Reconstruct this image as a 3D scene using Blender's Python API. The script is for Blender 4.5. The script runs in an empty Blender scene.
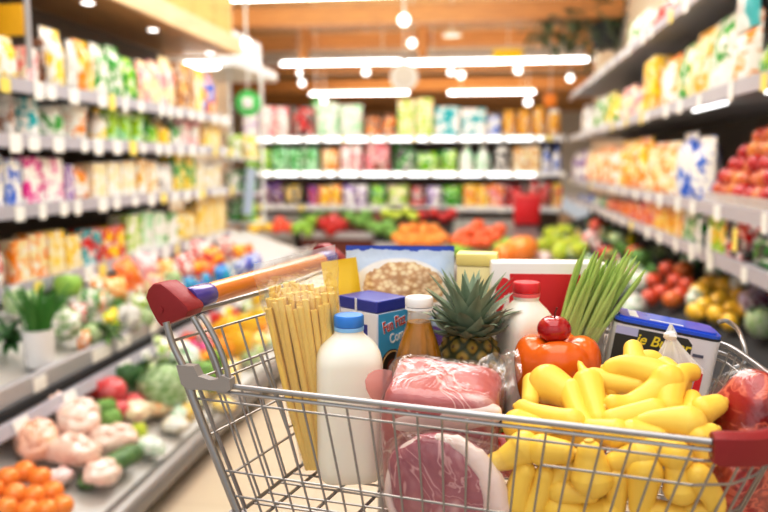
import bpy, bmesh, math, random
from mathutils import Vector, Matrix, Euler, noise as mnoise
random.seed(7)
sc = bpy.context.scene
col = sc.collection
PI = math.pi
# ------------------------------------------------------------------ camera and measuring helpers
FPX = 768 * 35 / 36.0
H = 1.2
VX, VY = 488, 163
pit = math.atan((256 - VY) / FPX)
yaw = math.atan((VX - 384) / FPX * math.cos(pit))
F = Vector((-math.sin(yaw) * math.cos(pit), math.cos(yaw) * math.cos(pit), -math.sin(pit)))
R = Vector((math.cos(yaw), math.sin(yaw), 0))
U = R.cross(F)
FH = Vector((-math.sin(yaw), math.cos(yaw), 0))
CAM = Vector((0, 0, H))
def W(u, v, z): return CAM + R * u + FH * v + Vector((0, 0, z))      # cart frame: right, ahead, height against the lens
def ray(px, py): return F + R * ((px - 384) / FPX) + U * ((256 - py) / FPX)
def on_plane(px, py, p, n):
    d = ray(px, py); t = (p - CAM).dot(n) / d.dot(n); return CAM + d * t
def on_x(px, py, X): return on_plane(px, py, Vector((X, 0, 0)), Vector((1, 0, 0)))
def on_y(px, py, Y): return on_plane(px, py, Vector((0, Y, 0)), Vector((0, 1, 0)))
def at_v(px, py, v):
    d = ray(px, py); t = v / d.dot(FH); return CAM + d * t
def col_on(px, zs, axis, val):                                       # point at height zs on an upright plane under image column px
    lo, hi = -3000.0, 3000.0
    f = on_x if axis == 'x' else on_y
    a = (px - 384) / FPX
    i = 0 if axis == 'x' else 1
    base = F[i] + R[i] * a
    zz = (zs - H)
    b = (zz * base - val * F.z) / (val * U.z - zz * U[i])
    d = F + R * a + U * b
    return CAM + d * (val / d[i])

# ------------------------------------------------------------------ geometry
def ident(): return Matrix.Identity(4)
def T(x, y=None, z=None):
    return Matrix.Translation(x if y is None else (x, y, z))
def RZ(a): return Matrix.Rotation(a, 4, 'Z')
def RX(a): return Matrix.Rotation(a, 4, 'X')
def RY(a): return Matrix.Rotation(a, 4, 'Y')
def S(x, y, z): return Matrix.Diagonal((x, y, z, 1))
def g_box(sx, sy, sz, bev=0, seg=2, base=False):
    bm = bmesh.new(); bmesh.ops.create_cube(bm, size=1)
    bmesh.ops.scale(bm, vec=(sx, sy, sz), verts=bm.verts)
    if base: bmesh.ops.translate(bm, vec=(0, 0, sz / 2), verts=bm.verts)
    if bev: bmesh.ops.bevel(bm, geom=bm.edges[:], offset=bev, segments=seg, affect='EDGES', profile=.5)
    bm.verts.index_update()
    r = ([v.co.copy() for v in bm.verts], [[v.index for v in f.verts] for f in bm.faces]); bm.free(); return r
def g_tube(pts, r, n=8, closed=False, cap=True):
    pts = [Vector(p) for p in pts]; m = len(pts)
    rr = r if isinstance(r, (list, tuple)) else [r] * m
    tang = []
    for i in range(m):
        if closed: t = pts[(i + 1) % m] - pts[i - 1]
        else: t = pts[min(i + 1, m - 1)] - pts[max(i - 1, 0)]
        tang.append(t.normalized() if t.length > 1e-9 else Vector((0, 0, 1)))
    up = Vector((0, 0, 1)) if abs(tang[0].z) < .9 else Vector((1, 0, 0))
    nrm = (up - tang[0] * up.dot(tang[0])).normalized()
    V, Fc = [], []
    for i in range(m):
        nrm = (nrm - tang[i] * nrm.dot(tang[i])).normalized()
        b = tang[i].cross(nrm)
        for k in range(n):
            a = 2 * PI * k / n
            V.append(pts[i] + (nrm * math.cos(a) + b * math.sin(a)) * rr[i])
    for i in range(m if closed else m - 1):
        j = (i + 1) % m
        for k in range(n):
            k2 = (k + 1) % n
            Fc.append([i * n + k, i * n + k2, j * n + k2, j * n + k])
    if cap and not closed:
        Fc.append(list(range(n - 1, -1, -1))); Fc.append([(m - 1) * n + k for k in range(n)])
    return V, Fc
def smooth_path(pts, sub=6):
    pts = [Vector(p) for p in pts]; out = []
    for i in range(len(pts) - 1):
        p0, p1, p2, p3 = pts[max(i - 1, 0)], pts[i], pts[i + 1], pts[min(i + 2, len(pts) - 1)]
        for k in range(sub):
            t = k / sub
            out.append(.5 * ((2 * p1) + (p2 - p0) * t + (2 * p0 - 5 * p1 + 4 * p2 - p3) * t * t + (3 * p1 - p0 - 3 * p2 + p3) * t ** 3))
    out.append(pts[-1]); return out
def g_lathe(prof, n=24, shape=None):
    V, Fc = [], []
    for (r, z) in prof:
        for k in range(n):
            a = 2 * PI * k / n
            q = r * (shape(a, z) if shape else 1)
            V.append(Vector((q * math.cos(a), q * math.sin(a), z)))
    m = len(prof)
    for i in range(m - 1):
        for k in range(n):
            k2 = (k + 1) % n
            Fc.append([i * n + k, i * n + k2, (i + 1) * n + k2, (i + 1) * n + k])
    Fc.append([k for k in range(n - 1, -1, -1)]); Fc.append([(m - 1) * n + k for k in range(n)])
    return V, Fc
def g_super(a, b, c, e=1.0, nu=24, nv=14, nz=0, ns=1, seed=0):
    V, Fc = [], []
    def p(x, ex): return math.copysign(abs(x) ** ex, x)
    for i in range(nv + 1):
        la = -PI / 2 + PI * i / nv
        for k in range(nu):
            lo = 2 * PI * k / nu
            v = Vector((a * p(math.cos(la), e) * p(math.cos(lo), e), b * p(math.cos(la), e) * p(math.sin(lo), e), c * p(math.sin(la), e)))
            if nz: v += v.normalized() * nz * mnoise.noise(v * ns + Vector((seed * 7.3, seed, 0)))
            V.append(v)
    for i in range(nv):
        for k in range(nu):
            k2 = (k + 1) % nu
            Fc.append([i * nu + k, i * nu + k2, (i + 1) * nu + k2, (i + 1) * nu + k])
    return V, Fc
def g_prism(poly, th):                                                # outline in x,z; thickness along y
    n = len(poly)
    V = [Vector((x, -th / 2, z)) for x, z in poly] + [Vector((x, th / 2, z)) for x, z in poly]
    Fc = [list(range(n)), list(range(2 * n - 1, n - 1, -1))]
    for i in range(n):
        j = (i + 1) % n; Fc.append([i, i + n, j + n, j])
    return V, Fc
def g_grid(fn, nu, nv, wrap=False):
    V = [fn(i / nu, j / nv) for j in range(nv + 1) for i in range(nu + 1)]
    Fc = []
    for j in range(nv):
        for i in range(nu):
            a = j * (nu + 1) + i; Fc.append([a, a + 1, a + nu + 2, a + nu + 1])
    return V, Fc
def g_pouch(w, d, h, nu=12, nv=14, wr=.0, seed=0, lie=False):        # pillow bag, crimped at the top
    def th(u, v):
        x = abs(2 * u - 1)
        e = max(0.0, 1 - x ** 3) ** .6
        top = min(1, max(0, (.93 - v) / .3)) ** .65
        bot = min(1, (.7 + 3 * v)) if not lie else min(1, max(0, (v - .07) / .3)) ** .65
        return d / 2 * e * top * bot + .0015
    def fr(sgn):
        def f(u, v):
            t = th(u, v); x = (u - .5) * w * (1 - .12 * (t / (d / 2 + 1e-6)) * (1 if v > .1 else .3)); z = v * h
            k = wr * mnoise.noise(Vector((x * 14 / w + seed, z * 10 / h, sgn * 3 + seed))) * min(1, t / (d * .2))
            return Vector((x, sgn * (t + k), z))
        return f
    A = g_grid(fr(-1), nu, nv); B = g_grid(fr(1), nu, nv)
    n = len(A[0])
    return A[0] + B[0], A[1] + [[i + n for i in reversed(f)] for f in B[1]]
def merge(*parts):                                                   # parts: (geo, matrix, slot)
    V, Fc, M = [], [], []
    for p in parts:
        geo, mt, sl = (p + (None, 0))[:3] if len(p) == 1 else (p if len(p) == 3 else (p[0], p[1], 0))
        o = len(V)
        V += [mt @ v for v in geo[0]] if mt is not None else list(geo[0])
        for f in geo[1]: Fc.append([i + o for i in f]); M.append(sl)
    return V, Fc, M
def mesh(name, parts, mats, smooth=True, ang=40):
    V, Fc, M = merge(*parts)
    me = bpy.data.meshes.new(name); me.from_pydata([tuple(v) for v in V], [], Fc)
    for m in (mats if isinstance(mats, (list, tuple)) else [mats]): me.materials.append(m)
    me.polygons.foreach_set('material_index', M)
    bm = bmesh.new(); bm.from_mesh(me)
    bmesh.ops.recalc_face_normals(bm, faces=bm.faces[:]); bm.to_mesh(me); bm.free()
    if smooth:
        me.polygons.foreach_set('use_smooth', [True] * len(me.polygons))
        try: me.set_sharp_from_angle(angle=math.radians(ang))
        except Exception: pass
    me.update(); return me
def link(name, me, parent=None, loc=None, rot=None, label=None):
    o = bpy.data.objects.new(name, me); col.objects.link(o)
    if parent: o.parent = parent
    if loc is not None: o.location = loc
    if rot is not None: o.rotation_euler = rot
    if label: o['label'] = label
    return o
def obj(name, parts, mats, parent=None, loc=None, rot=None, label=None, smooth=True, ang=40):
    if isinstance(parts, tuple): parts = [(parts, None, 0)]
    return link(name, mesh(name, parts, mats, smooth, ang), parent, loc, rot, label)
def tag(o, label, cat, group=None):
    o['label'] = label; o['category'] = cat
    if group: o['group'] = group
    return o
def thing(name, label, cat, loc=(0, 0, 0), rz=0, group=None, rot=None):
    o = bpy.data.objects.new(name, None); col.objects.link(o); o.empty_display_size = .05
    o.location = loc; o.rotation_euler = rot if rot is not None else (0, 0, rz)
    return tag(o, label, cat, group)
def struct(name, parts, mats, smooth=False):
    o = obj(name, parts, mats, smooth=smooth); o['kind'] = 'structure'; return o

# ------------------------------------------------------------------ materials
class NG:
    def __init__(s, name):
        s.m = bpy.data.materials.new(name); s.m.use_nodes = True
        s.t = s.m.node_tree; s.t.nodes.clear(); s.out = s.t.nodes.new('ShaderNodeOutputMaterial')
    def n(s, typ, ins=None, **kw):
        x = s.t.nodes.new('ShaderNode' + typ)
        for k, v in kw.items(): setattr(x, k, v)
        for k, v in (ins or {}).items(): s.put(x.inputs[k], v)
        return x
    def put(s, sock, v):
        if isinstance(v, bpy.types.NodeSocket): s.t.links.new(v, sock)
        elif isinstance(v, (tuple, list)) and len(v) == 3 and sock.type == 'RGBA': sock.default_value = (*v, 1)
        else: sock.default_value = v
    def math(s, op, a, b=0.0, c=0.0, clamp=False):
        x = s.n('Math', {0: a, 1: b, 2: c}, operation=op, use_clamp=clamp); return x.outputs[0]
    def mix(s, f, a, b, mode='MIX'):
        x = s.n('Mix', data_type='RGBA', blend_type=mode); s.put(x.inputs[0], f); s.put(x.inputs[6], a); s.put(x.inputs[7], b); return x.outputs[2]
    def step(s, v, a, b):
        x = s.n('MapRange', {0: v, 1: a, 2: b}); x.clamp = True; return x.outputs[0]
    def coord(s, which='Object'): return s.n('TexCoord').outputs[which]
    def noise(s, co, scale, detail=3, rough=.55, dist=0):
        return s.n('TexNoise', {'Vector': co, 'Scale': scale, 'Detail': detail, 'Roughness': rough, 'Distortion': dist}).outputs[0]
    def bsdf(s, **kw):
        p = s.n('BsdfPrincipled')
        for k, v in kw.items(): s.put(p.inputs[k.replace('_', ' ')], v)
        s.t.links.new(p.outputs[0], s.out.inputs[0]); return p
    def bump(s, p, h, strength=.3, dist=.01):
        b = s.n('Bump', {'Height': h, 'Strength': strength, 'Distance': dist}); s.t.links.new(b.outputs[0], p.inputs['Normal'])
def rgb(c): return tuple(((x / 255) / 12.92 if x / 255 <= .04045 else ((x / 255 + .055) / 1.055) ** 2.4) for x in c)
def pm(name, c, rough=.5, metal=0, var=.06, scale=20, bump=0, bs=60, sss=0, coat=0, spec=.5, emit=0, aniso=None):
    g = NG(name); co = g.coord(); c = rgb(c)
    nz = g.noise(co, scale)
    c1 = g.mix(nz, tuple(x * (1 - var) for x in c), tuple(min(1, x * (1 + var)) for x in c))
    kw = dict(Base_Color=c1, Roughness=rough, Metallic=metal, Coat_Weight=coat, Specular_IOR_Level=spec)
    if sss: kw.update(Subsurface_Weight=sss, Subsurface_Radius=(.02, .012, .008), Subsurface_Scale=.6)
    if emit: kw.update(Emission_Color=c, Emission_Strength=emit)
    p = g.bsdf(**kw)
    if bump: g.bump(p, g.noise(co, bs, 4), bump, .004)
    return g.m
def film(name, tint=(1, 1, 1), op=.06, gl=.25, rough=.12, bs=40, bstr=.6, haze=(.95, .95, .95)):
    g = NG(name); co = g.coord()
    nz = g.noise(co, bs, 3, .6, .8)
    b = g.n('Bump', {'Height': nz, 'Strength': bstr, 'Distance': .01}).outputs[0]
    fr = g.n('Fresnel', {'IOR': 1.45, 'Normal': b}).outputs[0]
    tr = g.n('BsdfTransparent', {'Color': (*tint, 1)}).outputs[0]
    di = g.n('BsdfDiffuse', {'Color': (*haze, 1)}).outputs[0]
    go = g.n('BsdfGlossy', {'Color': (1, 1, 1, 1), 'Roughness': rough, 'Normal': b}).outputs[0]
    a = g.n('MixShader', {0: op, 1: tr, 2: di}).outputs[0]
    f2 = g.math('MINIMUM', g.math('MULTIPLY_ADD', fr, .8, gl * .06, clamp=True), .1 + gl * .6)
    o = g.n('MixShader', {0: f2, 1: a, 2: go}).outputs[0]
    g.t.links.new(o, g.out.inputs[0]); return g.m
def emis(name, c, st):
    g = NG(name); co = g.coord(); nz = g.noise(co, 3)
    e = g.n('Emission', {'Color': (*c, 1), 'Strength': g.math('MULTIPLY_ADD', nz, st * .04, st * .98)})
    g.t.links.new(e.outputs[0], g.out.inputs[0]); return g.m
def print_mat(name, rough=.4, bagbump=0, white=.3, seeds=0):
    g = NG(name); co = g.coord()
    oi = g.n('ObjectInfo'); ac = g.n('Attribute', attribute_type='OBJECT', attribute_name='accent').outputs['Color']
    off = g.n('CombineXYZ', {0: g.math('MULTIPLY', oi.outputs['Random'], 37.0), 1: g.math('MULTIPLY', oi.outputs['Random'], 11.0), 2: seeds}).outputs[0]
    c2 = g.n('VectorMath', {0: co, 1: off}, operation='ADD').outputs[0]
    n1 = g.step(g.noise(c2, 2.6, 2), .5, .53)
    c = g.mix(n1, oi.outputs['Color'], ac)
    vo = g.n('TexVoronoi', {'Vector': c2, 'Scale': 3.2, 'Randomness': 1.0}).outputs[0]
    c = g.mix(g.math('MULTIPLY', g.step(vo, .3, .24), .75), c, g.mix(g.noise(c2, 9, 1), oi.outputs['Color'], (.9, .88, .82)))
    n3 = g.step(g.noise(c2, 5.0, 2), .5 + (.5 - white) * .3, .53 + (.5 - white) * .3)
    c = g.mix(g.math('MULTIPLY', n3, .85), c, (.88, .87, .84))
    sep = g.n('SeparateXYZ', {0: co}).outputs
    line = g.math('MULTIPLY', g.step(g.math('SINE', g.math('MULTIPLY', sep[2], 46.0)), .55, .7), g.step(g.noise(c2, 3.7, 1), .55, .57))
    c = g.mix(g.math('MULTIPLY', line, .8), c, g.mix(.35, ac, (.06, .05, .1)))
    c = g.n('HueSaturation', {'Saturation': 1.25, 'Value': 1.08, 'Color': c}).outputs[0]
    p = g.bsdf(Base_Color=c, Roughness=rough, Coat_Weight=.2)
    if bagbump: g.bump(p, g.noise(co, 8, 3), bagbump, .02)
    return g.m
def tint_mat(name, rough=.4, var=.25, scale=6, bump=.15, bs=20, spots=None, sss=.0, coat=.15):
    g = NG(name); co = g.coord(); oi = g.n('ObjectInfo')
    off = g.n('VectorMath', {0: co, 1: g.n('CombineXYZ', {0: g.math('MULTIPLY', oi.outputs['Random'], 50.)}).outputs[0]}, operation='ADD').outputs[0]
    nz = g.noise(off, scale, 3)
    c = g.mix(g.math('MULTIPLY', g.step(nz, .35, .75), var * 2, clamp=True), oi.outputs['Color'], g.n('Attribute', attribute_type='OBJECT', attribute_name='accent').outputs['Color'])
    p = g.bsdf(Base_Color=c, Roughness=rough, Coat_Weight=coat)
    if sss: p.inputs['Subsurface Weight'].default_value = sss; p.inputs['Subsurface Radius'].default_value = (.02, .01, .005)
    if bump: g.bump(p, g.noise(off, bs, 3), bump, .01)
    return g.m
def wood_mat(name, c, plank=0, axis=0):
    g = NG(name); co = g.coord(); c = rgb(c)
    mp = g.n('Mapping', {'Vector': co, 'Scale': (1, .15, 1) if axis == 1 else (.15, 1, 1)}).outputs[0]
    nz = g.noise(mp, 22, 4, .6, .6)
    k = g.mix(g.step(nz, .3, .75), tuple(x * .78 for x in c), tuple(min(1, x * 1.15) for x in c))
    if plank:
        sp = g.n('SeparateXYZ', {0: co}).outputs[axis]
        fr = g.math('FRACT', g.math('MULTIPLY', sp, 1 / plank))
        k = g.mix(g.step(fr, .05, .02), k, tuple(x * .4 for x in c))
    g.bsdf(Base_Color=k, Roughness=.5); return g.m

M_print = print_mat('printed_card'); M_bag = print_mat('printed_film', .3, .25, .3, 5)
M_pil = print_mat('printed_pillow_film', .4, .25, -.2, 5)
M_veg = tint_mat('vegetable_skin', .4, .5, 4, .5, 8); M_fruit = tint_mat('fruit_skin', .3, .3, 3, .03, 40, coat=.4)
M_lid = tint_mat('plastic_lid', .4, .05, 4, 0)
M_metal = pm('shelf_steel', (188, 188, 192), .4, .3, .04)
M_steel_dark = pm('cooler_steel', (150, 148, 146), .38, .6, .05)
M_rail = pm('price_rail', (184, 183, 192), .4, 0, .04)
M_tag = pm('price_card', (245, 244, 238), .6, 0, .03)
M_tagy = pm('yellow_price_card', (246, 226, 120), .6, 0, .03)
M_back = pm('shelf_back', (112, 98, 88), .7, 0, .15, 3)
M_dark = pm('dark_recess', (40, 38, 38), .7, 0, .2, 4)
M_white = pm('white_enamel', (236, 236, 236), .4, 0, .03)
M_led = emis('led_tube', (1, .99, .97), 7)
M_led_soft = emis('shelf_led', (1, .99, .97), 3)
M_globe = emis('globe_glass', (1, .99, .96), 3.5)
M_wood = wood_mat('canopy_wood', (204, 152, 92), 0, 1)
M_wood2 = wood_mat('beam_wood', (205, 148, 82), 0, 0)
M_wood_l = wood_mat('pale_wood', (232, 205, 165), 0, 1)
M_ceil = wood_mat('ceiling_boards', (236, 198, 142), .6, 1)
M_chrome = pm('cart_wire', (166, 161, 156), .32, .8, .06, 40)
M_chrome_l = pm('cart_rail', (172, 170, 170), .28, .85, .04, 40)
M_red = pm('red_cart_plastic', (146, 26, 32), .45, 0, .08, 30, .08, 200)
M_greyp = pm('grey_cart_plastic', (158, 152, 148), .5, 0, .05, 30, .05, 200)
M_purple = pm('purple_grip', (84, 66, 158), .25, 0, .05, 20, coat=.5)
M_orange_h = pm('orange_grip', (226, 138, 34), .3, 0, .05, 20, coat=.5)
M_film = film('clear_film', op=.04, gl=.3)
M_film_m = film('meat_wrap', op=.02, gl=.3, bs=22, bstr=.5, rough=.1)
M_film_pink = film('pink_meat_wrap', tint=(.95, .55, .5), op=.45, gl=.2, haze=(.78, .36, .33))
M_film_w = film('white_produce_net', op=.55, gl=.1, bs=90)

# ------------------------------------------------------------------ camera
cam = bpy.data.cameras.new('camera'); cam.lens = 35; cam.sensor_width = 36
co = bpy.data.objects.new('camera', cam); col.objects.link(co)
co.matrix_world = Matrix(((R.x, U.x, -F.x, 0), (R.y, U.y, -F.y, 0), (R.z, U.z, -F.z, H), (0, 0, 0, 1)))
cam.clip_start = .05; cam.clip_end = 100
cam.dof.use_dof = True; cam.dof.focus_distance = .93; cam.dof.aperture_fstop = 2.9
sc.camera = co

# ------------------------------------------------------------------ the setting
def bx(x0, x1, y0, y1, z0, z1, bev=0):
    return (g_box(x1 - x0, y1 - y0, z1 - z0, bev), T((x0 + x1) / 2, (y0 + y1) / 2, (z0 + z1) / 2), 0)
def floor_mat():
    g = NG('floor_tiles'); co = g.coord()
    b = g.n('TexBrick', {'Vector': co, 'Color1': (*rgb((206, 190, 168)), 1), 'Color2': (*rgb((202, 185, 163)), 1), 'Mortar': (*rgb((186, 170, 148)), 1), 'Scale': 1.0, 'Mortar Size': .004, 'Brick Width': .6, 'Row Height': .6})
    b.offset = 0
    c = g.mix(.2, b.outputs[0], g.mix(g.noise(co, 5), rgb((214, 200, 180)), rgb((190, 172, 150))))
    g.bsdf(Base_Color=c, Roughness=.35); return g.m
M_wall = pm('plaster', (238, 226, 206), .8, 0, .04, 3)
struct('floor', [bx(-8, 1.9, -2, 27, -.1, 0)], floor_mat())
struct('ceiling', [bx(-8, 4, -1, 27, 3.8, 3.9)], M_ceil)
struct('wall_back', [bx(-8, 4, 27, 27.1, 0, 3.8)], M_wall)
struct('wall_left', [bx(-3.9, -3.8, -1, 10.8, 0, 3.8)], M_wall)
struct('wall_far_left', [bx(-8.1, -8, 9, 27, 0, 3.8)], M_wall)
struct('wall_left_return', [bx(-8, -3.9, 10.7, 10.8, 0, 3.8)], M_wall)
struct('wall_right', [bx(1.72, 1.82, -1, 13, 0, 3.8)], M_wall)
struct('wall_right_return', [bx(1.82, 4, 12.9, 13, 0, 3.8)], M_wall)
struct('wall_far_right', [bx(4, 4.1, 13, 27, 0, 3.8)], M_wall)
# ceiling beams right across the shop
for i, (Y, z0, z1) in enumerate(((10.2, 3.06, 3.3), (13.2, 3.2, 3.45), (16.0, 3.12, 3.35), (19.0, 3.0, 3.3), (22.5, 3.0, 3.3), (25.5, 2.9, 3.3))):
    o = obj('ceiling_beam', [bx(-7.9, 1.7 if Y < 13 else 3.9, Y, Y + .25, z0, z1)], M_wood2, smooth=False)
    tag(o, 'orange brown timber beam across the ceiling, %s from the front' % ['first', 'second', 'third', 'fourth', 'fifth', 'sixth'][i], 'beam', 'timber ceiling beams')
for i, (px, y0, y1) in enumerate(((303, 20, 58), (422, 20, 52), (591, 16, 55))):
    p0 = on_y(px, y1, 13.0); p1 = on_y(px, y0, 13.0)
    o = obj('timber_post', [bx(p0.x - .07, p0.x + .07, 13.0, 13.19, 3.0, 3.8)], M_wood2, smooth=False)
    tag(o, 'short wooden post hanging from ceiling %s' % ['above the left strip lamp', 'right of the hanging globes', 'beside the hanging plant at the right'][i], 'post')
o = obj('hanging_air_duct', [bx(-5.2, 2.4, 15.0, 15.35, 3.18, 3.42, .03)], M_white, smooth=False)
tag(o, 'pale grey air duct running across under the ceiling beams', 'duct')

# lamps
def strip_lamp(x0, x1, py, Y, label, drop):
    a = on_y(x0, py, Y); b = on_y(x1, py, Y)
    t = thing('strip_lamp', label, 'lamp', ((a.x + b.x) / 2, Y, a.z), 0, 'white strip lamps')
    L = b.x - a.x
    obj('light_tube', [(g_box(L, .08, .055, .025), T(0, 0, 0), 0)], M_led, t)
    obj('lamp_housing', [(g_box(L * .98, .06, .04), T(0, 0, .055), 0)], M_white, t)
    for s in (-.35, .35):
        obj('suspension_rod', [(g_tube([(s * L, 0, .07), (s * L, 0, 3.8 - a.z)], .008, 6), None, 0)], M_white, t)
strip_lamp(281, 401, 64, 12.8, 'bright white strip lamp, left of the two in the middle row', 1)
strip_lamp(405, 592, 63, 12.8, 'long bright white strip lamp, right of the two in the middle row', 1)
strip_lamp(310, 409, 94, 18.2, 'short white strip lamp in the far row, left one', 1)
strip_lamp(448, 535, 93, 18.2, 'short white strip lamp in the far row, right one', 1)
strip_lamp(183, 219, 66, 6.15, 'short bright strip lamp below the end of the wooden canopy', 1)
strip_lamp(225, 410, -1, 8.6, 'white strip lamp cut by the top edge of the picture', 1)
def globe(px, py, r, Y, label):
    p = on_y(px, py, Y); rr = r * .8 * Y / FPX
    t = thing('globe_lamp', label, 'lamp', p, 0, 'small white globe lamps')
    obj('globe', [(g_super(rr, rr, rr, 1, 16, 10), None, 0)], M_globe, t)
    obj('cord', [(g_tube([(0, 0, rr * .9), (0, 0, 3.8 - p.z)], .012, 6), None, 0)], M_white, t)
for a in ((404, 20, 7, 9.5, 'large round white globe lamp hanging near the top centre'), (412, 43, 5, 11, 'round white globe lamp just below the large one'),
          (302, 83, 4, 14, 'small globe lamp at left below the strip lamp, higher of the pair there'), (300, 73, 3.5, 14.5, 'faint small globe lamp tucked under the left strip lamp'),
          (366, 72, 4.5, 14, 'small globe lamp below the middle of the left strip lamp'), (451, 72, 4, 14, 'small globe lamp below the left part of the long strip lamp, left of a pair'),
          (461, 75, 4.5, 14.4, 'small globe lamp below the long strip lamp, right of a pair'), (518, 70, 4.5, 14, 'small globe lamp below the right half of the long strip lamp'),
          (528, 102, 4.5, 17, 'small globe lamp below the far right strip lamp'), (324, 101, 4, 17, 'small globe lamp below the far left strip lamp'),
          (246, 43, 6, 6.6, 'round white spot lamp beside the end of the wooden canopy'), (570, 78, 4, 14.6, 'small globe lamp beside the right hand top shelf')):
    globe(*a)
p = on_y(404, 77, 12.4)
t = thing('round_ceiling_disc', 'flat round white disc hanging between the two strip lamps', 'sign', p)
obj('disc', [(g_lathe([(0, -.02), (.23, -.02), (.23, .02), (0, .02)], 28), RX(PI / 2), 0)], M_white, t)
obj('disc_face', [(g_lathe([(0, -.004), (.17, -.004), (.17, .004), (0, .004)], 28), T(0, -.024, 0) @ RX(PI / 2), 0)], pm('disc_face', (214, 212, 208), .6), t)
obj('cord', [(g_tube([(0, 0, .22), (0, 0, 3.8 - p.z)], .012, 6), None, 0)], M_white, t)
p = on_y(452, 36, 11.5)
t = thing('dome_lamp', 'shallow white dome lamp hanging right of the globe lamps', 'lamp', p)
obj('shade', [(g_lathe([(.14, 0), (.13, .04), (.05, .09), (.02, .12)], 20), None, 0)], M_white, t)
obj('cord', [(g_tube([(0, 0, .12), (0, 0, 3.8 - p.z)], .012, 6), None, 0)], M_white, t)
def sign(name, px, py, w, h, Y, c, label, c2=None, rnd=False):
    p = on_y(px, py, Y); w *= Y / FPX; h *= Y / FPX
    t = thing(name, label, 'sign', p)
    m = pm(name + '_card', c, .5)
    if rnd:
        obj('ring', [(g_lathe([(0, -.01), (w / 2, -.01), (w / 2, .01), (0, .01)], 28), RX(PI / 2), 0)], m, t)
        obj('centre_patch', [(g_box(w * .42, .01, w * .42, .004), T(0, -.014, 0), 0)], M_tag, t)
    else: obj('sign_board', [(g_box(w, .02, h, .004), None, 0)], m, t)
    obj('cord', [(g_tube([(0, 0, h * .48), (0, 0, 3.8 - p.z)], .006, 6), None, 0)], M_white, t)
sign('round_hanging_sign', 248, 103, 26, 26, 6.4, (96, 205, 110), 'round green sign with white centre at the end of the left shelves', rnd=True)
sign('yellow_sign', 508, 54, 28, 9, 12.2, (232, 196, 20), 'flat yellow sign above the long strip lamp')
sign('orange_sign', 550, 100, 12, 12, 10.6, (245, 150, 40), 'small orange square sign above the back shelves at right')
sign('green_square_sign', 316, 103, 9, 9, 11.5, (100, 205, 120), 'small green sign above the back shelves at left')
# hanging plant
p = on_y(606, 34, 10.6)
t = thing('potted_plant', 'dark leafy plant trailing from a black pot under the ceiling', 'plant', p)
obj('pot', [(g_lathe([(.16, -.2), (.2, 0), (.22, .12), (.19, .12), (.17, .02)], 20), None, 0)], pm('plant_pot', (52, 52, 60), .5), t)
rp = random.Random(3); parts = []
def g_leaf(L, w, droop, n=5):
    def f(u, v):
        x = (u - .5) * w * math.sin(PI * min(1, .12 + v * .88)) ; return Vector((x, v * L, -droop * v * v * L + abs(u - .5) * w * .4))
    return g_grid(f, 2, n)
for i in range(230):
    a = rp.uniform(0, 2 * PI); rr = rp.uniform(.05, .95); up = rp.uniform(-.1, .5) - rr * .35
    k = T(math.cos(a) * rr - .15, math.sin(a) * rr * .6, .15 + up) @ RZ(a + rp.uniform(-1, 1)) @ RX(rp.uniform(-.9, .6))
    parts.append((g_leaf(rp.uniform(.16, .30), .085, .5), k, 0))
obj('foliage', parts, pm('plant_leaf', (92, 108, 74), .5, 0, .3, 8), t)
obj('stem', [(g_tube(smooth_path([(0, 0, .05), (s * .2, .05, .25), (s * .55, .05, .15 - abs(s) * .1)], 4), .012, 5), None, 0) for s in (-1.2, -.8, -.3, .4, .9)], pm('plant_stem', (88, 96, 60), .6), t)
obj('cord', [(g_tube([(0, 0, .1), (0, 0, 3.8 - p.z)], .01, 6), None, 0)], M_white, t)

# wooden canopy over the left shelves
ZC = 2.07
t = thing('wooden_canopy', 'wooden canopy with recessed spot lamps over the left shelves', 'canopy', (-2.45, 3.5, ZC))
L0, L1 = -2.6, 2.5
obj('canopy_board', [(g_box(.85, L1 - L0, .12, .004), T(0, (L0 + L1) / 2, .062), 0)], M_wood, t, smooth=False)
obj('fascia', [(g_box(.03, L1 - L0 + .02, .13, .004), T(.44, (L0 + L1) / 2, .062), 0)], M_wood_l, t, smooth=False)
obj('upper_panel', [(g_box(.04, L1 - L0 - .05, 1.55), T(.36, (L0 + L1) / 2, .9), 0)], wood_mat('upper_boards', (224, 176, 110), .42, 1), t, smooth=False)
obj('end_panel', [(g_box(.8, .04, 1.55), T(-.02, L1 - .02, .9), 0)], M_wood_l, t, smooth=False)
for px, py in ((30, 12), (88, 3), (83, 31), (153, 30), (141, 48), (209, 54), (250 - 40, 53.5)):
    q = on_plane(px, py, Vector((0, 0, ZC)), Vector((0, 0, 1)))
    if q.x < -2.03 and q.x > -2.9 and q.y < 5.9:
        s = obj('spot_lamp', [(g_lathe([(0, -.004), (.03, -.004), (.034, .001), (0, .001)], 18), None, 0)], M_globe, t)
        s.location = q - t.location
o = obj('ceiling_bulkhead', [bx(-3.0, -2.15, 6.3, 7.6, 2.02, 2.12, .02), bx(-3.0, -2.3, 6.3, 7.55, 2.12, 2.4, .02)], M_white, smooth=False)
tag(o, 'pale grey box bulkhead beyond the end of the wooden canopy', 'bulkhead')
p = on_y(9, 20, 3.0)
t = thing('hanging_shop_sign', 'yellow hanging sign on a grey pole at the top left corner', 'sign', p)
obj('sign_board', [(g_box(.13, .012, .13, .003), None, 0)], pm('sign_yellow', (244, 190, 30), .5), t)
obj('pole', [(g_tube([(.07, .02, -.2), (.07, .02, ZC - p.z + .02)], .014, 10), None, 0)], M_metal, t)

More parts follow.
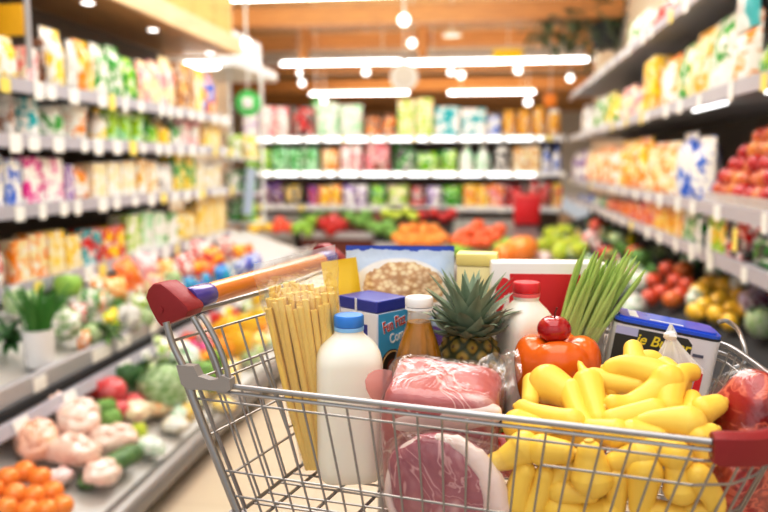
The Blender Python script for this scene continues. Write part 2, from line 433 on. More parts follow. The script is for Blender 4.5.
# ------------------------------------------------------------------ shelving
def shelf_unit(label, x0, x1, y0, y1, zs, side, top, tags, depth_dir, led=False, name='shelving_unit'):
    # side: 'L' front faces +x at x1, 'R' front faces -x at x0, 'B' front faces -y at y0
    cx, cy = (x0 + x1) / 2, (y0 + y1) / 2
    t = thing(name, label, 'shelf', (cx, cy, 0))
    def b(a): g, m, s = a; return (g, T(-cx, -cy, 0) @ m, s)
    if side == 'L': obj('back_panel', [b(bx(x0, x0 + .04, y0, y1, .615, top))], M_back, t, smooth=False)
    elif side == 'R': obj('back_panel', [b(bx(x1 - .04, x1, y0, y1, .74, top))], M_back, t, smooth=False)
    else: obj('back_panel', [b(bx(x0, x1, y1 - .04, y1, .0, top))], M_back, t, smooth=False)
    for z in zs:
        s = obj('shelf', [b(bx(x0 + .01, x1 - .01, y0 + .01, y1 - .01, z - .03, z))], M_metal, t, smooth=False)
        if side == 'L': rl = bx(x1 - .005, x1 + .012, y0, y1, z - .05, z + .012)
        elif side == 'R': rl = bx(x0 - .012, x0 + .005, y0, y1, z - .05, z + .012)
        else: rl = bx(x0, x1, y0 - .012, y0 + .005, z - .06, z + .012)
        obj('price_rail', [b(rl)], M_rail if not led else M_white, s, smooth=False)
        if led and z in led:
            obj('shelf_light', [b(bx(x0 + .1, x1 - .3, y0 - .03, y0 - .012, z - .055, z - .015))], M_led_soft, s, smooth=False)
        rr = random.Random(int(z * 100) + ord(side))
        for k in range(tags):
            if side == 'B': yy = x0 + (x1 - x0) * (k + rr.uniform(.2, .8)) / tags
            else: yy = y0 + (y1 - y0) * (k + rr.uniform(.2, .8)) / tags
            w, h = rr.uniform(.05, .09), rr.uniform(.055, .085)
            if side == 'L': g = bx(x1 + .013, x1 + .016, yy, yy + w, z - .03 - h / 2, z - .03 + h / 2)
            elif side == 'R': g = bx(x0 - .016, x0 - .013, yy, yy + w, z - .03 - h / 2, z - .03 + h / 2)
            else: g = bx(yy, yy + w, y0 - .034, y0 - .031, z - .03 - h / 2, z - .03 + h / 2)
            obj('price_tag', [b(g)], M_tagy if rr.random() < .16 else M_tag, s, smooth=False)
    return t
XL = -2.03
ZL = dict(S1=1.555, S2=1.315, S3=1.01, S4=.665)
shelf_unit('long grey shelving unit with packed goods along the left side', -2.6, XL, 1.2, 5.78, list(ZL.values()), 'L', 2.06, 25, 1)
XR = 1.0
ZR = dict(A=2.03, B=1.52, C=1.015, D=.80)
ru = shelf_unit('tall grey shelving unit with bags and produce along the right side', XR, 1.7, 1.2, 9.6, list(ZR.values()), 'R', 2.03, 22, 1)
for z, (ya, yb) in ((ZR['B'] - .045, (2.6, 3.3)), (ZR['B'] - .045, (3.5, 4.4)), (ZR['C'] - .045, (2.7, 3.6))):
    obj('shelf_light', [(g_box(.02, (yb - ya) * .6, .012), T(XR + .08 - ru.location.x, (ya + yb) / 2 - ru.location.y, z), 0)], M_led_soft, ru, smooth=False)
YB = 10.0
ZB = dict(B1=1.545, B2=1.08, B3=.62)
xa = col_on(241, 1.5, 'y', YB).x
shelf_unit('long lit shelving unit facing the aisle at the back', xa, .98, YB, YB + .55, list(ZB.values()), 'B', 1.55, 14, 1, led=(1.545, 1.08))

# ------------------------------------------------------------------ colours of goods
C = dict(white=(240, 238, 232), cream=(240, 226, 190), yellow=(246, 208, 56), orange=(244, 150, 50), red=(208, 44, 44), pink=(238, 170, 176),
         magenta=(214, 60, 150), purple=(120, 70, 160), blue=(60, 110, 200), teal=(60, 170, 176), green=(72, 150, 70), lime=(170, 208, 72),
         dark=(50, 44, 42), brown=(120, 76, 46), grey=(180, 178, 176), tan=(214, 166, 106), mint=(180, 226, 190), gold=(222, 170, 60), violet=(180, 160, 210), black=(36, 34, 36))
CN = dict(dark='black', mint='pale green', tan='tan brown', teal='turquoise', lime='lime green', violet='pale violet', gold='golden')
def cn(k): return CN.get(k, k)
def lin(k): return rgb(C[k]) if isinstance(k, str) else rgb(k)
def paint(o, c, a):
    o.color = (*lin(c), 1); o['accent'] = list(lin(a))
KIND = {}
def proto_mesh(k):
    if k in KIND: return KIND[k]
    if k == 'box': m = (mesh('food_carton', [(g_box(.96, .9, 1, .012, 1, True), None, 0)], M_print), None)
    elif k == 'bag': m = (mesh('snack_bag', [(g_pouch(.98, .9, 1, 10, 12, .05), None, 0)], M_bag), None)
    elif k == 'can': m = (mesh('food_can', [(g_lathe([(.44, 0), (.47, .02), (.47, .03), (.45, .05), (.45, .95), (.47, .97), (.47, .985), (.44, 1), (.42, .97), (0, .97)], 20), None, 0)], M_print), None)
    elif k == 'jar': m = (mesh('glass_jar', [(g_lathe([(.4, 0), (.46, .04), (.47, .1), (.47, .7), (.42, .8), (.36, .83), (.36, .86)], 20), None, 0)], M_print),
                          mesh('lid', [(g_lathe([(.385, .84), (.4, .85), (.4, .98), (.38, 1), (0, 1)], 20), None, 0)], M_lid))
    elif k == 'bottle': m = (mesh('bottle', [(g_lathe([(.4, 0), (.46, .03), (.46, .5), (.42, .6), (.24, .74), (.17, .8), (.17, .88)], 18), None, 0)], M_print),
                             mesh('cap', [(g_lathe([(.19, .86), (.2, .87), (.2, .99), (.18, 1), (0, 1)], 16), None, 0)], M_lid))
    elif k == 'tub': m = (mesh('plastic_tub', [(g_lathe([(.38, 0), (.4, .02), (.46, .85), (.46, .87)], 20), None, 0)], M_print),
                          mesh('lid', [(g_lathe([(.49, .86), (.5, .88), (.5, .95), (.47, 1), (0, 1)], 20), None, 0)], M_lid))
    KIND[k] = m; return m
KN = dict(box=('food_carton', 'box', 'box'), bag=('snack_bag', 'bag', 'bag'), can=('food_can', 'can', 'can'), jar=('glass_jar', 'jar', 'jar'),
          bottle=('bottle', 'bottle', 'bottle'), tub=('plastic_tub', 'tub', 'tub'))
ORD = ['first', 'second', 'third', 'fourth', 'fifth', 'sixth', 'seventh', 'eighth', 'ninth', 'tenth', 'eleventh', 'twelfth', 'thirteenth', 'fourteenth', 'fifteenth',
       'sixteenth', 'seventeenth', 'eighteenth', 'nineteenth', 'twentieth']
for d in ('twenty', 'thirty', 'forty', 'fifty', 'sixty'):
    if d != 'twenty': ORD.append(d[:-1] + 'ieth')
    ORD += [d + '-' + s for s in ORD[:9]]
def goods_row(where, axis, val, z, items, inset=.03, dmax=.22, group=None, hmax=.6):
    n = 0
    flat = []
    for it in items:
        x0, x1, yt, k, c, a = it[:6]; cnt = it[6] if len(it) > 6 else 1
        for j in range(cnt):
            flat.append((x0 + (x1 - x0) * j / cnt, x0 + (x1 - x0) * (j + 1) / cnt, yt if not isinstance(yt, tuple) else yt[0] + (yt[1] - yt[0]) * (j + .5) / cnt, k, c, a))
    sgn = -1 if (axis == 'x' and val < 0) else 1
    flat.sort(key=lambda f: f[0])
    rr = random.Random(len(flat) * 13 + int(z * 100))
    for x0, x1, yt, k, c, a in flat:
        p0 = col_on(x0, z, axis, val + sgn * inset); p1 = col_on(x1, z, axis, val + sgn * inset)
        mid = (p0 + p1) / 2
        w = (p1 - p0).length * .97
        h = (on_x if axis == 'x' else on_y)((x0 + x1) / 2, yt, val + sgn * inset).z - z
        h = max(.04, min(hmax, h * rr.uniform(.9, 1.08)))
        d = min(dmax, max(.06, w * (1.0 if k in ('can', 'jar', 'bottle', 'tub') else .7)))
        if k in ('can', 'jar', 'bottle', 'tub'): d = min(w, .24)
        if axis == 'x': loc = Vector((val + sgn * (inset + d / 2), mid.y, z + .002)); rz = PI / 2 if sgn < 0 else -PI / 2
        else: loc = Vector((mid.x, val + inset + d / 2, z + .002)); rz = 0
        me, lid = proto_mesh(k)
        o = link(KN[k][0], me, None, loc, (0, 0, rz + rr.uniform(-.05, .05))); o.scale = (w, d, h)
        paint(o, c, a)
        if lid:
            l = link('cap' if k == 'bottle' else 'lid', lid, o); paint(l, rr.choice([a, 'white', a]), a)
        tag(o, '%s %s with %s print, %s from left on %s' % (cn(c), KN[k][1], cn(a), ORD[n], where), KN[k][2], 'goods on ' + where)
        n += 1
goods_row('the top left shelf', 'x', XL, ZL['S1'], [
    (-30, 1, 40, 'box', 'mint', 'yellow'), (1, 26, 36, 'bag', 'white', 'yellow'), (27, 40, 46, 'box', 'white', 'pink'), (41, 52, 42, 'jar', 'dark', 'brown'), (53, 72, 31, 'bag', 'yellow', 'white'),
    (73, 82, 38, 'bag', 'grey', 'white'), (83, 100, 45, 'bag', 'orange', 'yellow'), (100, 115, 44, 'bag', 'white', 'green'), (115, 128, 48, 'bag', 'green', 'white'), (129, 144, 53, 'bag', 'green', 'lime'),
    (145, 180, 60, 'bag', 'cream', 'pink', 3), (181, 196, 66, 'box', 'tan', 'brown', 2), (197, 204, 72, 'box', 'yellow', 'white'), (204, 220, 74, 'bag', 'orange', 'blue', 2)])
goods_row('the second left shelf', 'x', XL, ZL['S2'], [
    (-25, 3, 92, 'can', 'teal', 'white'), (5, 26, 93, 'can', 'brown', 'grey'), (27, 50, 92, 'can', 'white', 'teal'), (52, 73, 104, 'jar', 'white', 'green'), (74, 100, 100, 'tub', 'white', 'orange'),
    (101, 111, 100, 'bottle', 'white', 'yellow'), (112, 150, (106, 110), 'tub', 'mint', 'lime', 3), (151, 163, 112, 'bottle', 'green', 'lime'), (163, 175, 111, 'bottle', 'yellow', 'gold'), (176, 184, 114, 'bottle', 'green', 'white'),
    (185, 205, 117, 'tub', 'white', 'pink', 2), (206, 221, 120, 'box', 'cream', 'yellow', 2)], hmax=0.18)
goods_row('the third left shelf', 'x', XL, ZL['S3'], [
    (-24, 7, 157, 'box', 'white', 'blue'), (8, 24, 158, 'box', 'white', 'blue'), (25, 66, 155, 'box', 'white', 'magenta', 2), (67, 76, 165, 'box', 'purple', 'white'), (76, 95, 163, 'bag', 'white', 'orange'),
    (95, 138, 161, 'box', 'cream', 'white', 3), (139, 160, 161, 'box', 'white', 'gold', 2), (160, 175, 163, 'box', 'white', 'grey'), (176, 198, 153, 'box', 'yellow', 'green', 2), (200, 226, 163, 'tub', 'cream', 'white', 3)], hmax=0.245)
goods_row('the lowest left shelf', 'x', XL, ZL['S4'], [
    (-10, 12, 240, 'bag', 'red', 'white'), (16, 50, (236, 234), 'box', 'cream', 'orange', 2), (51, 84, (233, 231), 'box', 'cream', 'yellow', 2), (85, 104, 229, 'box', 'red', 'teal'), (105, 128, 226, 'box', 'red', 'yellow'),
    (129, 144, 215, 'box', 'lime', 'white'), (144, 166, 213, 'box', 'mint', 'white', 2), (166, 180, 212, 'box', 'white', 'green'), (180, 200, 209, 'bag', 'cream', 'yellow', 2), (200, 227, 198, 'box', 'cream', 'yellow', 3)], hmax=0.28)
goods_row('the back top shelf', 'y', YB, 1.56, [
    (243, 258, 110, 'box', 'white', 'violet'), (259, 288, 108, 'bag', 'white', 'pink', 2), (290, 312, 106, 'bag', 'red', 'dark', 1), (313, 362, 104, 'bag', 'white', 'mint', 2), (364, 396, 113, 'jar', 'orange', 'brown', 2),
    (397, 433, 98, 'box', 'cream', 'lime', 2), (434, 486, 108, 'box', 'white', 'teal', 2), (487, 500, 114, 'box', 'blue', 'white'), (502, 562, 108, 'jar', 'tan', 'gold', 4)])
goods_row('the upper lit back shelf', 'y', YB, ZB['B2'], [
    (244, 270, 148, 'bag', 'lime', 'green', 2), (270, 318, 146, 'bag', 'green', 'mint', 3), (320, 338, 148, 'bag', 'orange', 'cream', 1), (340, 362, 142, 'bag', 'pink', 'white', 2), (364, 390, 145, 'box', 'pink', 'brown', 1),
    (392, 415, 146, 'bag', 'green', 'dark', 1), (415, 440, 150, 'bag', 'green', 'lime', 1), (441, 457, 148, 'bag', 'lime', 'green', 1), (458, 491, 144, 'bottle', 'mint', 'white', 2), (493, 511, 145, 'jar', 'dark', 'white', 1),
    (512, 540, 146, 'box', 'tan', 'cream', 2), (541, 562, 144, 'bottle', 'white', 'blue', 2)], hmax=0.39)
goods_row('the lower back shelf', 'y', YB, ZB['B3'], [
    (250, 282, 183, 'jar', 'brown', 'purple', 3), (283, 300, 185, 'bag', 'dark', 'yellow', 1), (308, 318, 186, 'box', 'purple', 'red'), (318, 341, 186, 'bag', 'yellow', 'orange', 2), (342, 367, 183, 'bag', 'white', 'purple', 2),
    (369, 385, 184, 'bag', 'green', 'lime', 1), (386, 409, 183, 'bag', 'lime', 'cream', 1), (410, 425, 186, 'box', 'red', 'dark', 1), (426, 441, 186, 'bag', 'purple', 'white', 1), (442, 462, 184, 'bag', 'green', 'lime', 1),
    (463, 488, 184, 'box', 'yellow', 'orange', 2), (488, 504, 183, 'box', 'pink', 'orange', 1), (505, 526, 183, 'bag', 'red', 'dark', 1), (527, 551, 180, 'bag', 'red', 'brown', 2), (552, 562, 185, 'box', 'yellow', 'red')], hmax=0.39)
goods_row('the highest right shelf', 'x', XR, ZR['A'], [(622, 645, 12, 'bag', 'white', 'green', 2), (645, 668, 0, 'bag', 'white', 'red', 2), (668, 700, -40, 'bag', 'white', 'green', 2)], hmax=.3)
goods_row('the upper right shelf', 'x', XR, ZR['B'], [
    (578, 590, 108, 'jar', 'white', 'grey', 2), (590, 602, 98, 'bag', 'white', 'green', 2), (602, 615, 94, 'bag', 'yellow', 'green', 2), (615, 640, 88, 'bag', 'cream', 'pink', 2), (640, 654, 62, 'box', 'yellow', 'gold'), (654, 670, 56, 'bag', 'white', 'orange'),
    (670, 684, 46, 'bag', 'cream', 'green'), (684, 702, 35, 'bag', 'cream', 'gold'), (702, 722, 24, 'bag', 'white', 'green'), (722, 745, 12, 'bag', 'white', 'orange'), (748, 775, 40, 'bag', 'lime', 'green'), (776, 830, 20, 'bag', 'teal', 'white')], dmax=.12, hmax=0.44)
goods_row('the middle right shelf', 'x', XR, ZR['C'], [
    (568, 582, 150, 'bag', 'white', 'purple', 2), (582, 598, 148, 'bag', 'cream', 'orange', 2), (598, 614, 146, 'bag', 'orange', 'white', 2), (614, 640, 140, 'bag', 'yellow', 'orange', 2), (641, 667, 138, 'bag', 'cream', 'orange', 2), (668, 698, 135, 'bag', 'white', 'blue', 2)], dmax=.14, hmax=0.43)
goods_row('the lowest right shelf', 'x', XR, ZR['D'], [
    (576, 590, 194, 'bag', 'blue', 'white', 2), (590, 602, 196, 'bag', 'white', 'green', 2), (602, 624, 198, 'bag', 'red', 'orange', 2), (626, 652, 202, 'box', 'orange', 'red', 2), (652, 680, 204, 'box', 'yellow', 'orange', 3), (681, 693, 208, 'box', 'green', 'white'), (706, 722, 212, 'box', 'lime', 'yellow'),
    (723, 742, 214, 'box', 'dark', 'red'), (743, 768, 216, 'bag', 'green', 'dark')], dmax=.14, hmax=0.155)

# big bag of the right-hand top corner and posts
p = col_on(757, 1.72, 'x', XR - .06)
t = thing('hanging_poster_bag', 'turquoise and white bag hanging at the top right corner', 'bag', p, -PI / 2)
b_ = obj('bag_body', [(g_pouch(.26, .03, .36, 10, 12, .01), T(0, -.03, -.05), 0)], M_bag, t); paint(b_, 'teal', 'white')
obj('hang_hook', [(g_tube([(0, .0, .27), (0, -.03, .27)], .004, 6), None, 0)], M_metal, t)

# ------------------------------------------------------------------ chilled produce cabinets and decks
def deck_thing(label, prof, y0, y1, deckz, mats, bumper, rail):
    cx = prof[0][0]
    t = thing('produce_cabinet', label, 'cabinet', (cx, (y0 + y1) / 2, 0))
    L = y1 - y0
    V = RZ(PI / 2)
    # profile in x,z -> prism along y
    obj('cabinet_body', [((g_prism([(x - cx, z) for x, z in prof], L)), None, 0)], mats[0], t, smooth=False)
    return t
up_f, up_b = Vector((-1.56, 0, .44)), Vector((-2.1, 0, .60))
lo_f, lo_b = Vector((-1.13, 0, .13)), Vector((-1.62, 0, .30))
M_cab_in = pm('cabinet_liner', (206, 204, 200), .45, .1, .06)
t = deck_thing('low two tier chilled produce cabinet in front of the left shelves', [(-2.5, 0), (-1.24, 0), (-1.24, .05), (-1.15, .1), (-1.14, .125), (lo_b.x, .295), (lo_b.x - .01, .38), (-1.575, .42), (up_b.x, .595), (-2.5, .6)], .9, 6.4, 0, (M_cab_in,), 0, 0)
cx = t.location.x; cy = t.location.y; L = 5.5
obj('bumper', [(g_tube([(-1.125 - cx, -L / 2, .1), (-1.125 - cx, L / 2, .1)], .045, 14), None, 0)], M_steel_dark, t)
obj('front_rail', [(g_box(.03, L, .09, .008), T(-1.555 - cx, 0, .43), 0)], M_metal, t, smooth=False)
obj('price_rail', [(g_box(.02, L, .05, .004), T(-1.50 - cx, 0, .355) @ RY(-.3), 0)], M_rail, t, smooth=False)
obj('painted_shadow_gap', [(g_box(.02, L, .03), T(-1.53 - cx, 0, .392), 0)], M_dark, t, smooth=False)  # solid dark strip standing in for the shade between the rails
rr = random.Random(4)
for k in range(16):
    yy = -L / 2 + 1.2 + k * .3 + rr.uniform(-.08, .08)
    obj('price_tag', [(g_box(.004, rr.uniform(.07, .16), .05), T(-1.537 - cx, yy, .435), 0)], M_tag, t, smooth=False)
    obj('price_tag', [(g_box(.004, rr.uniform(.06, .1), .045), T(-1.487 - cx, yy + .1, .355) @ RY(-.3), 0)], M_tag, t, smooth=False)
rt_f, rt_b = Vector((.62, 0, .34)), Vector((1.25, 0, .56))
t = deck_thing('dark produce cabinet under the right shelves', [(1.68, 0), (.7, 0), (.6, .3), (.6, .38), (.63, .38), (.64, .34), (1.25, .555), (1.27, .72), (1.68, .72)], 1.2, 9.5, 0, (M_dark,), 0, 0)
obj('front_rail', [(g_box(.03, 8.2, .1, .008), T(.585 - t.location.x, 0, .34), 0)], M_metal, t, smooth=False)
# island tables in front of the back shelves
def island(x0, x1, y0, y1, zf, zb, label, m):
    cx, cy = (x0 + x1) / 2, (y0 + y1) / 2
    t = thing('produce_table', label, 'table', (cx, cy, 0))
    V, Fc = g_prism([(y0 - cy, 0), (y1 - cy, 0), (y1 - cy, zb), (y0 - cy, zf)], x1 - x0)
    V = [Vector((-v.y, v.x, v.z)) for v in V]
    obj('table_body', [((V, Fc), None, 0)], m, t, smooth=False)
    obj('front_rail', [(g_box(x1 - x0, .03, .08, .006), T(0, y0 - cy - .015, zf), 0)], M_metal, t, smooth=False)
    return (Vector((0, y0, zf)), Vector((0, y1, zb)))
i1 = island(-3.05, -2.3, 8.75, 9.7, .34, .52, 'grey produce table at the far left before the back shelves', M_steel_dark)
i2 = island(-2.22, -1.32, 8.75, 9.7, .34, .55, 'dark red fronted produce table left of centre', pm('dark_red_panel', (112, 50, 40), .5))
i3 = island(-1.28, -.43, 8.4, 9.7, .26, .62, 'dark produce table at the centre before the back shelves', M_dark)
i4 = island(-.36, .53, 6.6, 8.4, .28, .58, 'low grey produce table at the right end of the aisle', M_steel_dark)

# ------------------------------------------------------------------ produce
def apple_prof(n=12, dim=.12):
    pr = []
    for i in range(n + 1):
        a = -PI / 2 + PI * i / n
        r = math.cos(a) ** .85 if abs(a) < PI / 2 - 1e-6 else 0
        z = math.sin(a) * .92 - (dim * math.exp(-(r / .25) ** 2) if a > 0 else -dim * .4 * math.exp(-(r / .25) ** 2))
        pr.append((r, z))
    return pr
PM = {}
M_wrapped = tint_mat('wrapped_food', .2, .45, 2.0, .3, 4, coat=.7)
def pmesh(k):
    if k in PM: return PM[k]
    if k == 'round': m = mesh('round_fruit', [(g_lathe(apple_prof(10), 16), None, 0), (g_tube([(0, 0, .75), (.05, 0, 1.05)], .05, 5), None, 0)], M_fruit)
    elif k == 'lemon': m = mesh('oval_fruit', [(g_lathe([(0, -1.3), (.12, -1.25), (.3, -1.1), (.75, -.7), (.95, 0), (.75, .7), (.3, 1.1), (.12, 1.25), (0, 1.3)], 16), RY(PI / 2), 0)], M_fruit)
    elif k == 'cabbage': 
        ps = [(g_super(.9, .9, .8, 1, 20, 12, .18, 2.2), None, 0)]
        for i in range(7):
            def f(u, v, i=i):
                a = (u - .5) * 2.2; e = -.9 + 1.7 * v; r = (1.0 + .12 * v) * math.cos(e * .8)
                return Vector((math.cos(a) * r, math.sin(a) * r, math.sin(e) * .95 + .06 * math.sin(u * 14)))
            ps.append((g_grid(f, 8, 6), RZ(i * .9), 0))
        m = mesh('leafy_head', ps, M_veg)
    elif k == 'leafy':
        r_ = random.Random(9); ps = []
        for i in range(26):
            a = r_.uniform(0, 2 * PI)
            ps.append((g_leaf(r_.uniform(.9, 1.5), r_.uniform(.35, .6), r_.uniform(.2, .9), 6), T(0, 0, -.7) @ RZ(a) @ RX(r_.uniform(.35, 1.35)), 0))
        m = mesh('leafy_greens', ps, M_veg)
    elif k == 'pack': m = mesh('wrapped_pack', [(g_super(1, .8, .5, .8, 30, 18, .16, 2.6, 2), None, 0), (g_super(.5, .42, .35, 1, 18, 10, .16, 4, 4), T(-.32, .12, .3), 0), (g_super(.42, .5, .34, 1, 18, 10, .16, 4, 6), T(.35, -.12, .3), 0), (g_super(.3, .3, .2, 1, 14, 8, .1, 4, 9), T(.0, .3, .45), 0)], M_wrapped)
    elif k == 'sack': m = mesh('produce_sack', [(g_super(.8, .75, .85, .9, 20, 12, .2, 3.2, 3), None, 0), (g_lathe([(.5, .55), (.15, .85), (.12, .95), (.3, 1.15)], 14), None, 0)], M_bag)
    elif k == 'pillow': m = mesh('pillow_bag', [(g_pouch(1.6, .9, 2.0, 12, 14, .12, 2, True), T(0, 0, -1), 0)], M_pil)
    elif k == 'long': m = mesh('long_vegetable', [(g_tube(smooth_path([(-1.6, 0, 0), (-1.5, 0, .02), (-.8, 0, .08), (.2, .05, .1), (1.2, .1, .04), (1.5, .1, 0), (1.6, .1, 0)], 3), [.05] + [.16] * 3 + [.3] * 3 + [.36] * 3 + [.36] * 3 + [.3] * 3 + [.14] * 3 , 12), None, 0)], M_veg)
    elif k == 'pepper': m = mesh('bell_pepper', [(g_lathe([(0, -.8), (.3, -.95), (.6, -.8), (.85, -.3), (1, .4), (.8, .85), (.35, .9), (.1, .7)], 24, lambda a, z: 1 + .09 * math.cos(4 * a)), None, 0), (g_tube([(0, 0, .7), (.05, 0, 1.2)], .12, 6), None, 0)], M_fruit)
    PM[k] = m; return m
PNAME = dict(round=('round_fruit', 'fruit'), lemon=('oval_fruit', 'fruit'), cabbage=('cabbage', 'vegetable'), leafy=('leafy_greens', 'vegetable'), pack=('wrapped_pack', 'pack'), sack=('produce_sack', 'bag'),
             pillow=('pillow_bag', 'bag'), long=('long_vegetable', 'vegetable'), pepper=('bell_pepper', 'vegetable'))
rp = random.Random(21)
LIFT = dict(pack=.62, pillow=.9, sack=.95, leafy=1.2, pepper=1.1, cabbage=1.08, round=1.04, lemon=1.05, long=.55)
def put(k, px, py, rpx, plane, c, a, label, name=None, cat=None, group=None, rot=None, lift=1.0, sc_=(1, 1, 1)):
    p0, p1 = plane
    d = p1 - p0
    alongy = abs(d.x) > abs(d.y)
    n = (Vector((-d.z, 0, d.x)) if alongy else Vector((0, -d.z, d.y))).normalized()
    if n.z < 0: n = -n
    q = on_plane(px, py, p0, n); dist = (q - CAM).dot(F); r = rpx * dist / FPX
    lf = LIFT.get(k, 1.0) * lift; q = on_plane(px, py, p0 + n * r * lf, n); dist = (q - CAM).dot(F); r = rpx * dist / FPX
    o = link(name or PNAME[k][0], pmesh(k), None, q, rot if rot is not None else (rp.uniform(-.4, .4), rp.uniform(-.4, .4), rp.uniform(0, 6.28)))
    o.scale = (r * sc_[0], r * sc_[1], r * sc_[2]); paint(o, c, a); tag(o, label, cat or PNAME[k][1], group); return o
UP = (up_f, up_b); LO = (lo_f, lo_b); RT = (rt_f, rt_b)
D_, LG, MG = (40, 84, 44), (150, 196, 96), (84, 140, 66)
# upper left deck
for px, py, r, k, c, a, lab in (
    (8, 330, 20, 'leafy', D_, MG, 'dark green leafy bunch at the left edge of the upper cabinet deck'), (20, 302, 15, 'cabbage', LG, 'white', 'pale green cabbage behind the potted onions'),
    (-12, 318, 15, 'leafy', MG, LG, 'bright green leaves half out of the picture on the left'), (50, 298, 13, 'leafy', D_, MG, 'dark leafy greens behind the white onion pot'), (68, 286, 13, 'cabbage', LG, 'lime', 'lime green lettuce head below the lowest shelf'),
    (66, 325, 18, 'sack', (150, 180, 130), 'white', 'net bag of pale greens right of the onion pot'), (90, 303, 15, 'pillow', 'white', 'green', 'white and green bag of salad behind the net bag'), (104, 325, 16, 'leafy', D_, LG, 'dark green leafy bunch right of the net bag'),
    (113, 322, 13, 'pillow', 'yellow', 'lime', 'bright yellow narrow packet among the greens'), (128, 318, 16, 'sack', 'white', 'grey', 'white film bag at the front edge of the upper deck'), (100, 288, 13, 'pillow', 'white', 'orange', 'white bag of carrots under the lowest shelf'),
    (116, 291, 15, 'pillow', 'orange', 'cream', 'orange bag left of the pink bags'), (128, 273, 15, 'pillow', (240, 150, 120), 'orange', 'salmon coloured bag at the back of the deck'), (146, 267, 14, 'pillow', 'pink', 'white', 'pink and white bag beside the salmon coloured bag'),
    (152, 288, 15, 'pillow', 'cream', 'pink', 'cream and pink bag in front of the pink bag'), (166, 272, 13, 'pillow', 'cream', 'orange', 'cream bag with orange print left of the red bags'), (137, 305, 13, 'sack', 'white', 'lime', 'white bag with lime print behind the red cart end cap'),
    (172, 292, 12, 'pillow', 'white', 'green', 'white bag behind the top of the red cart end cap'),
    (186, 265, 12, 'pillow', 'red', 'white', 'red and white bag, leftmost of the red bags'), (199, 252, 12, 'pillow', 'white', 'red', 'white bag with red print between the red bags'), (214, 258, 12, 'pillow', 'red', 'yellow', 'red and yellow bag, front one of the red bags'),
    (226, 248, 11, 'pillow', 'red', 'white', 'red and white bag, furthest of the red bags'), (207, 272, 11, 'pillow', 'orange', 'red', 'orange and red bag below the red bags'), (240, 254, 9, 'pillow', 'yellow', 'red', 'small yellow bag right of the red bags'),
    (222, 275, 11, 'pillow', 'blue', 'teal', 'blue bag behind the orange handle grip, left one'), (240, 268, 10, 'pillow', 'blue', 'white', 'blue and white bag behind the orange handle grip, right one'), (252, 262, 9, 'pillow', 'blue', 'white', 'small blue bag furthest along the upper deck'),
    (8, 262, 20, 'pillow', 'red', 'white', 'red and white bag standing at the left picture edge')):
    put(k, px, py, r, UP, c, a, lab, group='goods on the upper cabinet deck', rot=(rp.uniform(-.5, .1), rp.uniform(-.3, .3), rp.uniform(.6, 1.4)) if k == 'pillow' else None)
def deck_row(plane, slope, x0, x1, n, specs, r0, r1, where, seed):
    rr = random.Random(seed)
    for i in range(n):
        px = x0 + (x1 - x0) * (i + .5) / n + rr.uniform(-3, 3); py = VY + abs(px - VX) * (slope + rr.uniform(-.02, .02))
        k, c, a = rr.choice(specs); r = r0 + (r1 - r0) * i / max(1, n - 1)
        put(k, px, py, r, plane, c, a, '%s %s with %s marks, %s from left in %s' % (cn(c) if isinstance(c, str) else 'green', dict(pillow='bag', sack='bag', pack='pack', cabbage='lettuce', leafy='leafy bunch', pepper='pepper', round='fruit')[k], cn(a) if isinstance(a, str) else 'pale', ORD[i], where), group='goods in ' + where,
            rot=(rr.uniform(-.5, .1), rr.uniform(-.3, .3), rr.uniform(.6, 1.6)) if k == 'pillow' else None)
MIX = [('pillow', 'white', 'green'), ('pillow', 'white', 'red'), ('pillow', 'orange', 'white'), ('sack', 'white', 'lime'), ('pillow', 'cream', 'orange'), ('cabbage', LG, 'white'), ('leafy', MG, LG), ('pillow', 'lime', 'white')]
deck_row(UP, .37, 60, 178, 11, MIX, 11, 8, 'upper cabinet back row', 3)
deck_row(UP, .43, 78, 178, 10, [('pillow', 'white', 'green'), ('cabbage', LG, 'white'), ('sack', 'white', 'yellow'), ('leafy', MG, LG), ('pillow', 'yellow', 'white'), ('pillow', 'white', 'orange')], 11, 9, 'upper cabinet middle row', 5)
REDS = [('pillow', 'red', 'orange'), ('pillow', 'red', 'magenta'), ('pillow', 'red', 'yellow'), ('pillow', 'red', 'white'), ('pillow', 'orange', 'red')]
deck_row(UP, .345, 182, 252, 8, REDS, 9, 6, 'red heap on upper cabinet', 6)
deck_row(UP, .42, 186, 262, 8, [('pillow', 'blue', 'teal'), ('pillow', 'blue', 'purple'), ('pillow', 'teal', 'blue')], 8, 6, 'blue heap on upper cabinet', 7)
YL = [('pepper', 'yellow', 'gold'), ('sack', 'white', 'lime'), ('pillow', 'yellow', 'white'), ('pepper', 'red', 'orange'), ('cabbage', LG, MG), ('pillow', 'white', 'green'), ('pepper', 'orange', 'yellow')]
deck_row(LO, .60, 128, 290, 16, YL, 11, 7, 'lower cabinet back row', 8)
deck_row(LO, .70, 150, 290, 12, YL + [('leafy', MG, D_), ('pillow', 'white', 'mint')], 12, 7, 'lower cabinet middle row', 9)
deck_row(LO, .82, 172, 290, 10, [('sack', 'white', 'mint'), ('pillow', 'white', 'lime'), ('pillow', 'yellow', 'white'), ('cabbage', LG, 'white')], 11, 7, 'lower cabinet front row', 10)
RX_ = [('sack', 'white', 'mint'), ('cabbage', LG, 'white'), ('leafy', LG, MG), ('pillow', 'white', 'red'), ('round', 'red', 'orange'), ('pillow', 'yellow', 'white'), ('pillow', 'white', 'green')]
deck_row(LO, .66, 96, 170, 7, [('cabbage', (120, 164, 84), LG), ('round', 'red', 'pink'), ('leafy', D_, MG), ('sack', 'white', 'mint'), ('pepper', 'lime', 'yellow')], 12, 10, 'lower cabinet greens row', 15)
deck_row(RT, .60, 586, 640, 7, RX_, 6, 9, 'right cabinet back row', 11)
